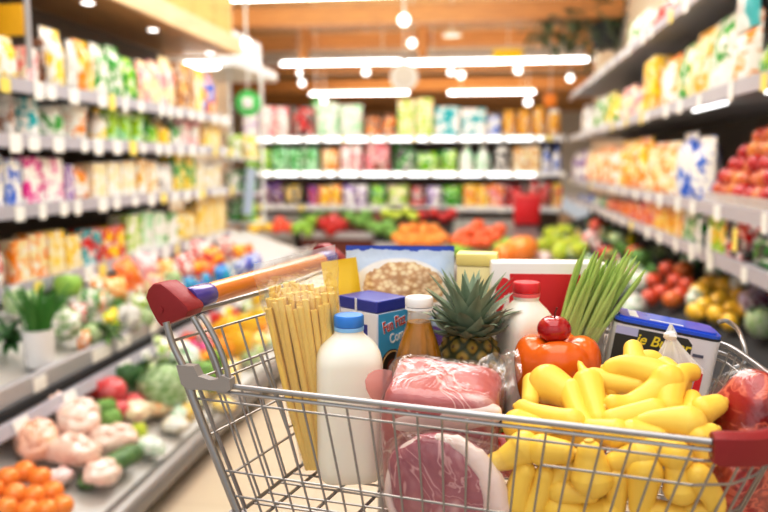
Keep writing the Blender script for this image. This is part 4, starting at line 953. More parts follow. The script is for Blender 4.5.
# pasta bag
t = thing('pasta_bag', 'clear bag of long thick pasta tubes leaning behind the blue capped milk', 'pasta', W(-.083, .975, FLZ + .006), yaw)
M_pasta = pm('pasta_dough', (250, 214, 118), .5, 0, .08, 14, .1, 120, sss=.1)
rp = random.Random(12)
pts = [(i, j) for j in range(5) for i in range(10)]
for i, j in pts:
    b = Vector((-.018 + i * .0046 + rp.uniform(-.001, .001) + .002 * (j % 2), -.017 + j * .0085, .002))
    tp = Vector((-.068 + i * .0086 + rp.uniform(-.003, .003) + .003 * (j % 2), -.022 + j * .0105 + rp.uniform(-.003, .003), .228 + rp.uniform(-.009, .009) + j * .004))
    mid = (b + tp) / 2 + Vector((rp.uniform(-.003, .003), rp.uniform(-.002, .002), 0))
    n = 10; path = smooth_path([b, mid, tp], 3)
    V, Fc = g_tube(path, .0047, n, cap=False)
    m = len(V); d = (path[-1] - path[-2]).normalized()
    V = V + [path[-1] + (q - path[-1]) * .5 for q in V[-n:]] + [path[-1] + (q - path[-1]) * .5 - d * .015 for q in V[-n:]]
    for k in range(n):
        k2 = (k + 1) % n
        Fc.append([m - n + k, m - n + k2, m + k2, m + k]); Fc.append([m + k, m + k2, m + n + k2, m + n + k])
    Fc.append([m + n + k for k in range(n)])
    obj('pasta_tube', [((V, Fc), None, 0)], M_pasta, t)
def bagfn(u, v):
    a = 2 * PI * u
    cx = .005 - .040 * v; w = .034 + .022 * v; dd = .028 + .012 * v
    if v > .82: dd *= max(.06, 1 - (v - .82) / .14); w *= 1.0
    z = v * .285
    k = .0025 * mnoise.noise(Vector((math.cos(a) * 2, math.sin(a) * 2, v * 9)))
    x = cx + (w + k) * math.copysign(abs(math.cos(a)) ** .8, math.cos(a))
    return Vector((x, .003 * 0 + (dd + k) * math.copysign(abs(math.sin(a)) ** .8, math.sin(a)) , z + .010 * (x / .05) * max(0, v - .7) * 4))
obj('bag_film', [(g_grid(bagfn, 36, 26), None, 0)], film('pasta_film', op=.035, gl=.45, bs=26, bstr=.8), t, label='clear crinkled film')
obj('top_seal', [(g_grid(lambda u, v: Vector((-.035 + (u - .5) * .108 , .0005 * math.sin(u * 40), .276 + v * .014 + .026 * (u - .5))), 24, 2), None, 0)], film('seal_film', op=.3, gl=.4, bs=60), t, label='pressed seal strip at the top')

# blue carton
ed = Vector(W(-.010, 1.03, FLZ + .004))
t = thing('powder_carton', 'blue and white carton standing between the milk and the golden oil bottle', 'carton', ed, yaw + .8)
wx, wy, hz_ = .064, .080, .218
M_blue = pm('carton_blue', (44, 56, 160), .4, 0, .05, coat=.2); M_sky = pm('carton_sky', (70, 176, 226), .4, 0, .06, 30, coat=.2); M_cw = pm('carton_white', (232, 236, 246), .4, 0, .03, coat=.2)
obj('carton_body', [(g_box(wx, wy, hz_ - .018, .0015, 1, True), T(wx / 2, wy / 2, 0), 0)], M_cw, t, smooth=False)
obj('carton_top', [(g_box(wx, wy, .018, .0025, 2, True), T(wx / 2, wy / 2, hz_ - .018), 0)], M_blue, t, smooth=False, label='dark blue top band')
obj('front_panel', [(g_box(wx - .004, .0006, hz_ - .068), T(wx / 2 + .001, -.0004, (hz_ - .068) / 2 + .049), 0)], M_sky, t, smooth=False, label='light blue front print')
obj('side_panel', [(g_box(.0006, .022, .034), T(-.0004, .030, .165), 0), (g_box(.0006, .002, .19), T(-.0004, .044, .095), 0)], M_blue, t, smooth=False, label='dark blue square on the side')
obj('side_seam', [(g_box(.0008, .004, hz_), T(-.0006, .042, hz_ / 2), 0)], M_cw, t, smooth=False)
obj('badge', [(g_lathe([(0, 0), (.024, 0), (.024, .0008), (0, .0008)], 28), T(.03, -.0006, .121) @ RX(PI / 2), 0)], pm('badge_dark', (52, 34, 26), .4), t, smooth=False, label='round dark badge')
obj('badge_ring', [(g_tube([(.03 + .021 * math.cos(a * PI / 16), -.0016, .121 + .021 * math.sin(a * PI / 16)) for a in range(32)], .0011, 5, closed=True), None, 0)], pm('badge_gold', (196, 150, 80), .4), t)
obj('badge_picture', [(g_super(.011, .001, .012, 1, 14, 8), T(.03, -.0018, .119), 0)], pm('badge_brown', (128, 58, 40), .4), t)
M_tred = pm('letter_red', (214, 60, 40), .4); M_twhite = pm('letter_white', (248, 248, 250), .4)
k = T(.034, -.0012, .182) @ RY(-.2) @ FRONT @ S(.62, 1, 1)
text('Fun Fizz', .0235, M_twhite, t, k, bold=.0009); text('Fun Fizz', .0235, M_tred, t, T(0, -.0006, 0) @ k, bold=.0001)
text('Com', .02, M_twhite, t, T(.040, -.0012, .162) @ RY(-.2) @ FRONT @ S(.75, 1, 1), bold=.0004)
obj('print_leaf', [(g_super(.012, .0008, .014, 1, 12, 6), T(.012, -.0008, .06), 0)], pm('leaf_print', (60, 130, 50), .5), t)
obj('print_corn', [(g_super(.02, .0008, .008, 1, 12, 6), T(.035, -.0008, .056), 0)], pm('corn_print', (226, 190, 60), .5), t)

# oil bottle
t = fthing('oil_bottle', 'clear bottle of golden brown oil with a white cap', 'bottle', .047, .985)
g = NG('golden_oil'); co = g.coord(); z_ = g.n('SeparateXYZ', {0: co}).outputs[2]
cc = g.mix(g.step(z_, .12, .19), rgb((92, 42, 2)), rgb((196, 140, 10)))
st = g.noise(g.n('Mapping', {'Vector': co, 'Scale': (60, 60, 5)}).outputs[0], 1.6, 3, .6, .5)  # upright streaks: facet highlights painted into the oil colour
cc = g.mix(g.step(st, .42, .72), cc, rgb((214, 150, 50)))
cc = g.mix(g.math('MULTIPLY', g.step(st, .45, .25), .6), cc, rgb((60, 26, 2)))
p_ = g.bsdf(Base_Color=cc, Roughness=.06, Transmission_Weight=.3, IOR=1.2, Coat_Weight=.2); M_oil = g.m
oilp = [(0, .003), (.028, .003), (.034, .008), (.035, .04), (.0345, .11), (.033, .135), (.0295, .155), (.0245, .172), (.0195, .186), (.0172, .194), (.016, .2), (0, .2)]
shape = lambda a, z: 1 + .02 * math.cos(8 * a) * (1 if z < .19 else 0)
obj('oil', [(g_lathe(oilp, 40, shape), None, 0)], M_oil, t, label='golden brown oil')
shell = [(0, 0)] + [(r + .0016, z - .0008) for r, z in oilp[1:-2]] + [(.0172, .205), (.0158, .215), (.0155, .222)]
obj('bottle_shell', [(g_lathe(shell, 40, shape), None, 0)], film('clear_bottle', op=.0, gl=.2, bs=6, bstr=.2), t, label='clear plastic shell')
obj('neck_ring', [(g_lathe([(.0155, .216), (.019, .217), (.019, .2195), (.0155, .2205)], 28), None, 0)], M_white, t)
obj('cap', [(g_lathe([(.0182, .221), (.0188, .222), (.0188, .231), (.0175, .2335), (0, .234)], 50, lambda a, z: 1 + .012 * math.cos(25 * a)), None, 0)], pm('cap_white', (244, 244, 242), .35), t)

# oat bag
g = NG('oat_bag_print'); co = g.coord(); sp = g.n('SeparateXYZ', {0: co}).outputs; X_, Z_ = sp[0], sp[2]
def ell(cx, cz, a, b):
    dx = g.math('MULTIPLY', g.math('SUBTRACT', X_, cx), 1 / a); dz = g.math('MULTIPLY', g.math('SUBTRACT', Z_, cz), 1 / b)
    return g.math('ADD', g.math('MULTIPLY', dx, dx), g.math('MULTIPLY', dz, dz))
nz = g.noise(co, 30, 3)
c = g.mix(nz, rgb((176, 202, 238)), rgb((220, 232, 248)))
c = g.mix(g.step(Z_, .245, .265), c, rgb((205, 222, 246)))
c = g.mix(g.step(ell(0, .205, .080, .052), 1.05, .97), c, rgb((240, 236, 232)))
vo = g.n('TexVoronoi', {'Vector': g.n('Mapping', {'Vector': co, 'Scale': (1, .0, 1.3)}).outputs[0], 'Scale': 105.0})
oat = g.mix(g.step(vo.outputs[0], .25, .75), rgb((244, 222, 184)), rgb((196, 154, 106)))
wob = g.math('MULTIPLY_ADD', g.noise(co, 90, 2), .5, -.25)
c = g.mix(g.step(g.math('ADD', ell(.006, .212, .066, .040), wob), 1.0, .95), c, oat)
c = g.mix(g.step(g.math('ADD', Z_, g.math('MULTIPLY', g.noise(co, 60, 2), .012)), .2755, .2762), c, rgb((46, 84, 200)))
c = g.mix(g.step(g.math('ADD', ell(.03, .125, .05, .03), wob), 1., .95), c, rgb((110, 70, 150)))
p_ = g.bsdf(Base_Color=c, Roughness=.25, Coat_Weight=.4); g.bump(p_, g.noise(co, 24, 3), .35, .01); M_oat = g.m
t = fthing('oat_bag', 'pale blue bag printed with a heap of round oats, behind the oil bottle', 'bag', .026, 1.21, rz=-.05)
obj('bag_body', [(g_pouch(.178, .055, .277, 20, 24, .006, 3), None, 0)], M_oat, t)
# yellow packet
t = fthing('yellow_packet', 'plain yellow packet wedged behind the pasta bag', 'packet', -.036, 1.14, rz=.1)
obj('packet_body', [(g_pouch(.055, .036, .262, 10, 14, .004, 5), T(0, 0, .004) @ RY(-.13), 0)], pm('packet_yellow', (248, 206, 30), .35, 0, .05, coat=.3), t)
# cream box
t = fthing('cream_box', 'pale cream box with a yellow lid behind the pineapple leaves', 'box', .149, 1.18, rz=-.2)
obj('box_body', [(g_box(.062, .04, .25, .003, 2, True), None, 0)], pm('box_cream', (244, 230, 176), .5, 0, .03), t)
obj('lid', [(g_box(.065, .043, .02, .003, 2, True), T(0, 0, .25), 0)], pm('box_lid', (240, 222, 140), .45, 0, .03), t)
# white carton with red print
t = fthing('white_carton', 'white carton with a large red print behind the red capped milk', 'carton', .250, 1.135, rz=-.06)
obj('carton_body', [(g_box(.172, .045, .262, .003, 2, True), None, 0)], pm('carton_plain', (240, 236, 232), .5, 0, .02), t)
M_cr = pm('print_red', (222, 44, 52), .4, 0, .05)
obj('red_print', [(g_box(.105, .0008, .12, .0), T(-.006, -.0228, .185), 0)], M_cr, t, smooth=False, label='red rectangle')
obj('red_spot', [(g_super(.012, .0008, .014, 1, 14, 6), T(-.068, -.0228, .225), 0), (g_super(.008, .0008, .02, 1, 14, 6), T(-.074, -.0228, .205), 0)], M_cr, t, label='red splash')

# pineapple
t = fthing('pineapple', 'small ripe pineapple with a spiky grey green crown', 'pineapple', .120, 1.035, rz=.2)
g = NG('pineapple_rind'); at_ = g.n('Attribute', attribute_name='eye').outputs['Fac']; co = g.coord()
c = g.mix(g.step(at_, .15, .6), rgb((58, 66, 30)), g.mix(g.noise(co, 30), rgb((178, 140, 52)), rgb((132, 126, 52))))
c = g.mix(g.step(at_, .86, .97), c, rgb((104, 70, 36)))
g.bsdf(Base_Color=c, Roughness=.5); M_pine = g.m
nu, nv = 112, 70; V, Fc, ev = [], [], []
for j in range(nv + 1):
    v = j / nv
    for i in range(nu):
        u = i / nu
        r = .050 * (math.sin(PI * (.10 + .80 * v)) ** .55) * (1 if 0 < j < nv else .5); z = .174 * v
        a_ = u * 9 + v * 6.5; b_ = u * 9 - v * 6.5
        e = (abs(math.sin(PI * a_)) * abs(math.sin(PI * b_)))
        r += .005 * e ** .7 + (.002 if e > .93 else 0)
        V.append(Vector((r * math.cos(2 * PI * u), r * math.sin(2 * PI * u), z))); ev.append(e)
for j in range(nv):
    for i in range(nu):
        i2 = (i + 1) % nu; Fc.append([j * nu + i, j * nu + i2, (j + 1) * nu + i2, (j + 1) * nu + i])
Fc.append(list(range(nu - 1, -1, -1))); Fc.append([nv * nu + k for k in range(nu)])
o = obj('fruit_body', [((V, Fc), None, 0)], M_pine, t)
atr = o.data.attributes.new('eye', 'FLOAT', 'POINT'); atr.data.foreach_set('value', ev)
g = NG('pineapple_leaf'); co = g.coord(); at_ = g.n('Attribute', attribute_name='tone').outputs['Fac']
c = g.mix(at_, rgb((74, 106, 70)), rgb((196, 208, 182))); c = g.mix(.25, c, g.mix(g.noise(co, 60, 3), rgb((40, 70, 44)), rgb((170, 190, 160))))
g.bsdf(Base_Color=c, Roughness=.42, Coat_Weight=.1); M_pleaf = g.m
rp = random.Random(5); V, Fc, tv = [], [], []
NL = 62
for i in range(NL):
    f = i / (NL - 1); a = i * 2.39996 + rp.uniform(-.15, .15)
    L = (.036 + .060 * min(1, f * 1.4) - .026 * max(0, f - .75) * 4) * .93
    el = math.radians(8 + 74 * f ** 1.05 + rp.uniform(-6, 6)); wd = .0145 * (1.05 - .35 * f) + .001
    base = Vector((0, 0, .166 + .026 * f)); r0_ = .024 * (1 - f) + .004
    o_ = len(V); ns = 8; dirh = Vector((math.cos(a), math.sin(a), 0)); side = Vector((-math.sin(a), math.cos(a), 0))
    P = base + dirh * r0_; ang = el
    for k in range(ns + 1):
        s = k / ns; w_ = wd * (min(1, .75 + s * 1.2) if s < .25 else 1) * (1 - ((s - .15) / .85) ** 1.3 if s > .15 else 1)
        d = dirh * math.cos(ang) + Vector((0, 0, math.sin(ang))); nr = Vector((0, 0, 1)) * math.cos(ang) - dirh * math.sin(ang)
        V += [P - side * w_ + nr * w_ * .42, P, P + side * w_ + nr * w_ * .42]
        tone = .15 + .5 * rp.random() * .3 + .5 * (1 - s) * (.4 + .6 * (i % 3) / 2)
        tv += [tone + .25, tone, tone + .25]
        P = P + d * (L / ns); ang += (.05 if f > .5 else .09) * (1 if f < .3 else -.55)
    for k in range(ns):
        for q in (0, 1): Fc.append([o_ + k * 3 + q, o_ + k * 3 + q + 1, o_ + k * 3 + q + 4, o_ + k * 3 + q + 3])
o = obj('crown', [((V, Fc), None, 0)], M_pleaf, t, ang=60)
atr = o.data.attributes.new('tone', 'FLOAT', 'POINT'); atr.data.foreach_set('value', tv)

# tomatoes under the pepper, bell pepper, small apple
M_tom = pm('tomato_skin', (200, 36, 26), .22, 0, .12, 12, coat=.4, sss=.05)
tom = mesh('tomato', [(g_lathe([(r * .037, z * .035) for r, z in apple_prof(14, .1)], 28), None, 0)], M_tom)
cal = mesh('calyx', [(g_leaf(.022, .008, .3, 5), T(0, 0, .031) @ RZ(k * 1.2566) @ RX(.15), 0) for k in range(5)], pm('calyx_green', (70, 120, 50), .6))
for i, (u, v, lab) in enumerate(((.156, .945, 'red tomato peeping out left of the orange pepper'), (.196, .995, 'red tomato under the left of the orange pepper'), (.236, .93, 'red tomato right under the front of the orange pepper'), (.270, .985, 'red tomato under the right of the orange pepper'))):
    o = link('tomato', tom, None, W(u, v, FLZ + .004 + .034), (.1 * i, .15, yaw + i)); tag(o, lab, 'tomato'); link('calyx', cal, o)
t = fthing('bell_pepper', 'large glossy orange bell pepper under a small red apple', 'pepper', .229, .962, z=-.3335)
M_bp = pm('pepper_orange', (232, 112, 22), .22, 0, .08, 14, coat=.4, sss=.0)
bpp = [(0, .012), (.012, .004), (.026, .0), (.040, .008), (.049, .03), (.0545, .06), (.0555, .080), (.0525, .094), (.046, .103), (.035, .108), (.021, .106), (.009, .099), (0, .096)]
bpp = [tuple(v)[0:1] + (v[2],) for v in smooth_path([(r, 0, z) for r, z in bpp], 4)]
obj('pepper_body', [(g_lathe([(max(0, r), z) for r, z in bpp], 64, lambda a, z: 1 + .06 * (abs(math.sin(2.0 * a + 1.82)) ** .6 - .75)), None, 0)], M_bp, t)
for q in t.children[0].data.vertices:
    if q.co.z > .05: q.co.z -= .008 * (1 - abs(math.sin(2 * math.atan2(q.co.y, q.co.x) + 1.82)) ** .6) * min(1, math.hypot(q.co.x, q.co.y) / .03)
obj('stem', [(g_tube([(.0, 0, .092), (-.006, 0, .102), (-.014, 0, .107)], [.007, .005, .006], 8), None, 0)], pm('pepper_stem', (90, 130, 50), .5), t)
t = fthing('small_apple', 'small shiny red apple with a stem balanced on the orange pepper', 'apple', .222, .955, z=-.2325)
obj('apple_body', [(g_lathe([(r * .0222, z * .019 + .0175) for r, z in apple_prof(18, .22)], 32), None, 0)], pm('apple_red', (176, 18, 26), .18, 0, .15, 30, coat=.6), t)
obj('stem', [(g_tube(smooth_path([(0, 0, .030), (.001, 0, .040), (.003, 0, .046)], 4), [.0012] * 8 + [.0018], 6), None, 0)], pm('apple_stem', (110, 40, 30), .6), t)

# green stalks
t = fthing('stalk_bundle', 'bundle of long pale green stalks standing in a clear bag', 'vegetable', .262, 1.065, rz=0)
g = NG('stalk_green'); co = g.coord(); z_ = g.n('SeparateXYZ', {0: co}).outputs[2]
c = g.mix(g.step(z_, .02, .24), rgb((214, 222, 150)), rgb((166, 196, 84))); c = g.mix(.3, c, g.mix(g.noise(co, 26), rgb((134, 170, 60)), rgb((222, 232, 170))))
g.bsdf(Base_Color=c, Roughness=.4, Coat_Weight=.2); M_stalk = g.m
rp = random.Random(16)
for i in range(44):
    k = (i + .5) / 44; row = i % 4
    dy = -.014 + row * .0095
    ht = .285 + rp.uniform(-.03, .012) - .02 * abs(k - .4)
    p0 = Vector((-.020 + .036 * k + rp.uniform(-.003, .003), dy * .8, .002))
    p1 = Vector((-.013 + .056 * k + rp.uniform(-.003, .003), dy, .140))
    p2 = Vector((.022 + .084 * k + rp.uniform(-.010, .010), dy * 1.6 + rp.uniform(-.006, .006), ht))
    obj('stalk', [(g_tube(smooth_path([p0, p1, p1.lerp(p2, .5) + Vector((-.002, 0, .002)), p2], 4), [.0040] * 9 + [.0036, .0032, .0024, .0009], 7), None, 0)], M_stalk, t)
obj('clear_bag', [(g_grid(lambda u, v: Vector((.024 + .046 * v + (.034 + .02 * v) * math.cos(2 * PI * u) + .003 * mnoise.noise(Vector((u * 12, v * 6, 1))), (.028 + .01 * v) * math.sin(2 * PI * u), v * .185 + .008 * math.cos(2 * PI * u) * v)), 30, 14), None, 0)], film('stalk_bag', op=.05, gl=.3, bs=24), t, label='clear bag round the stalks')

# tin with the blue lid
PL = at_v(615, 319, 1.03)
RT_ = RZ(yaw) @ RY(.16) @ RZ(-.26)
t = thing('storage_tin', 'white tin with a dark food label and a blue lid, right of the stalks', 'tin', PL, 0, None, (RT_).to_euler())
tw, td, th_ = .143, .088, .170
def rb(w, d, h, r, z0):
    pts = []
    for cx_, cy_, a0 in ((w - r, d - r, 0), (r, d - r, 90), (r, r, 180), (w - r, r, 270)):
        for k in range(7):
            a = math.radians(a0 + 15 * k); pts.append((cx_ + r * math.cos(a), cy_ + r * math.sin(a)))
    n = len(pts); V = [Vector((x, y, z0)) for x, y in pts] + [Vector((x, y, z0 + h)) for x, y in pts]
    return V, [list(range(n - 1, -1, -1)), list(range(n, 2 * n))] + [[i, (i + 1) % n, (i + 1) % n + n, i + n] for i in range(n)]
M_tin = pm('tin_white', (226, 228, 234), .3, .1, .03, 10, coat=.3)
obj('tin_body', [(rb(tw, td, th_, .016, -th_ - .004), None, 0)], M_tin, t, ang=30)
obj('gasket', [(rb(tw + .001, td + .001, .0032, .0165, -.0042), T(-.0005, -.0005, 0), 0)], pm('gasket_black', (34, 38, 42), .4), t, ang=30, label='black seal line')
obj('lid', [(rb(tw, td, .0045, .017, -.001), None, 0), (rb(tw - .012, td - .012, .0035, .013, .003), T(.006, .006, 0), 0)], pm('lid_blue', (36, 92, 214), .3, 0, .06, 8, coat=.3), t, ang=30)
obj('lid_sticker', [(g_box(.012, td - .03, .0006), T(.026, td / 2, .0068), 0), (g_box(.045, .006, .0006), T(.07, .016, .0068), 0)], M_white, t, smooth=False, label='white strips on the lid')
def oct_(x0, x1, z0, z1, c): return [(x0 + c, z0), (x1 - c, z0), (x1, z0 + c), (x1, z1 - c), (x1 - c, z1), (x0 + c, z1), (x0, z1 - c), (x0, z0 + c)]
obj('dark_label', [(g_prism(oct_(.004, .106, -.105, -.0075, .007), .0008), T(0, -.0006, 0), 0)], pm('label_dark', (52, 54, 48), .4, 0, .1), t, smooth=False, label='dark eight cornered label')
obj('small_label', [(g_box(.03, .0008, .011), T(.019, -.0012, -.013), 0)], pm('label_lilac', (186, 190, 224), .4), t, smooth=False, label='small lilac label')
M_ty = pm('letter_yellow', (232, 214, 60), .4)
text('ie Butter', .020, M_ty, t, T(.068, -.0016, -.021) @ FRONT, shear=.25, bold=.0004)
obj('label_picture', [(g_super(.026, .0008, .016, 1, 18, 8, .003, 200), T(.05, -.0012, -.076), 0)], pm('picture_tan', (214, 170, 90), .5, 0, .3, 60), t, label='pale food picture')
obj('red_strip', [(g_prism([(.114, -.125), (.127, -.125), (.127, -.050), (.120, -.043)], .0008), T(0, -.0008, 0), 0)], M_cr, t, smooth=False, label='red strip at the corner')
obj('rim_lettering', [(g_box(.014, .0006, .004), T(.116, -.0008, -.028), 0)], pm('letter_grey', (90, 90, 110), .5), t, smooth=False)

# meat
def meat_mat(name, base, dark, fat, fs, fw, seam=.02):
    g = NG(name); co = g.coord()
    n1 = g.noise(co, 22, 4, .6, .6); n2 = g.noise(co, fs, 3, .55, 1.2)
    c = g.mix(g.step(n1, .35, .68), rgb(dark), rgb(base))
    r = g.math('ABSOLUTE', g.math('SUBTRACT', n2, .5))
    c = g.mix(g.math('MULTIPLY', g.step(r, seam * 2.2, seam * .4), .8), c, rgb(fat))
    c = g.mix(g.math('MULTIPLY', g.step(n2, 1 - fw - .08, 1 - fw + .04), .85), c, rgb(fat))
    p = g.bsdf(Base_Color=c, Roughness=.28, Coat_Weight=.35, Subsurface_Weight=.08, Subsurface_Scale=.3); p.inputs['Subsurface Radius'].default_value = (.015, .005, .004)
    g.bump(p, g.noise(co, 160, 3), .12, .003); return g.m
M_pork = meat_mat('pork_meat', (208, 124, 118), (186, 94, 96), (236, 204, 196), 11, .38, .008)
M_steak = meat_mat('steak_meat', (188, 106, 112), (160, 78, 90), (220, 172, 170), 12, .38, .007)
M_fat = pm('meat_fat', (244, 222, 214), .3, 0, .05, 30, .1, 90, sss=.1, coat=.3)
M_redmeat = meat_mat('cured_meat', (184, 30, 28), (124, 10, 14), (226, 124, 96), 17, .40, .02)
def slab(a, b, c, e, nz, seed): return g_super(a, b, c, e, 48, 32, nz, 26, seed)
jr = Euler((.30, .06, yaw - .16), 'XYZ')
t = thing('meat_pack', 'big pink pork joint in clear film before the oil bottle', 'meat', W(.071, .892, -.330), 0, None, jr)
obj('meat', [(slab(.069, .047, .082, .32, .005, 1), None, 0)], M_pork, t)
obj('fat_layer', [(slab(.066, .0105, .015, .6, .005, 7), T(.006, -.0385, .050) @ RY(-.22), 0)], M_fat, t, label='white fat layer along the front edge')
obj('dark_meat', [(slab(.045, .012, .03, .6, .004, 9), T(.024, -.040, .012), 0)], M_steak, t, label='darker meat under the fat')
obj('wrap', [(slab(.0725, .0515, .0855, .3, .004, 3), None, 0)], M_film_m, t, label='clear shiny film')
def sheet(pxs, v, mat, name, parent, amp=.006, nu=16, nv=16, v2=None, lab=None):
    A, B, C_, D = [at_v(x, y, v if i < 2 or v2 is None else v2) for i, (x, y) in enumerate(pxs)]
    inv = parent.matrix_basis.inverted()
    def f(u, w):
        p = A.lerp(B, u).lerp(D.lerp(C_, u), w)
        q = p * 60
        return inv @ (p + FH * amp * mnoise.noise(q) + Vector((0, 0, 1)) * amp * .5 * mnoise.noise(q + Vector((9, 2, 4))))
    return obj(name, [(g_grid(f, nu, nv), None, 0)], mat, parent, label=lab)
bpy.context.view_layer.update()
# pink film ear as a rounded flap
V = []; inv = t.matrix_basis.inverted()
ear = [(392, 371), (384, 369), (375, 370), (368, 374), (365, 381), (366, 389), (370, 397), (377, 403), (386, 407), (394, 409)]
V = [inv @ at_v(x, y, .872 + .004 * math.sin(i)) for i, (x, y) in enumerate(ear)] + [inv @ at_v(383, 388, .866)]
obj('film_ear', [((V, [[i, i + 1, 10] for i in range(9)] + [[9, 0, 10]]), None, 0)], M_film_pink, t, label='pink tinted film corner')
sheet([(474, 364), (519, 347), (522, 372), (494, 424)], .905, film('ruffle_film_clear', op=.06, gl=.12, bs=18, bstr=.5, rough=.2), 'film_ruffle', t, .016, 22, 22, .865, 'crumpled clear film end')
sheet([(478, 372), (508, 352), (515, 385), (490, 428)], .89, film('ruffle_film', op=.05, gl=.03, bs=16, bstr=.4, rough=.3), 'film_ruffle', t, .018, 22, 22, .85, 'crumpled clear film end')
t = thing('steak_pack', 'dark pink pork steak with a white fat rim against the cart wires', 'meat', W(.066, .795, -.357), 0, None, Euler((-.08, 0, yaw - .346), 'XYZ'))
obj('meat', [(slab(.062, .017, .055, .72, .006, 5), None, 0)], M_steak, t)
fp = [(-.010, -.004, .054), (.014, -.006, .053), (.036, -.008, .040), (.054, -.008, .018), (.062, -.008, -.008), (.063, -.007, -.034), (.055, -.006, -.050)]
obj('fat_rim', [(g_tube(smooth_path(fp, 5), [.003] + [.006] * 4 + [.009] * 5 + [.0125] * 5 + [.015] * 5 + [.016] * 5 + [.015] * 5 + [.008], 12), T(0, -.003, 0) @ S(1, .7, 1), 0)], M_fat, t, label='white fat rim on the right edge')
fp = [(-.02, -.004, .052), (-.046, -.004, .036), (-.060, -.004, .008), (-.062, -.004, -.022), (-.05, -.004, -.05)]
obj('fat_rim', [(g_tube(smooth_path(fp, 5), [.002] + [.005] * 19 + [.003], 10), None, 0)], M_fat, t, label='thin fat rim on the left edge')
obj('wrap', [(slab(.076, .025, .0575, .55, .004, 11), T(.003, -.001, 0), 0)], M_film_m, t, label='clear shiny film')
t = thing('red_meat_pack', 'bright red marbled meat in shiny film at the right end of the cart', 'meat', W(.398, .792, -.318), 0, None, Euler((.1, .22, yaw + .3), 'XYZ'))
obj('meat', [(slab(.046, .047, .094, .8, .012, 6), None, 0), (slab(.030, .032, .04, .9, .008, 2), T(-.022, -.018, -.035), 0)], M_redmeat, t)
obj('wrap', [(slab(.0515, .0525, .0975, .72, .008, 8), None, 0)], film('red_meat_wrap', op=.0, gl=.07, bs=26, bstr=.6, rough=.1), t, label='shiny clear film')

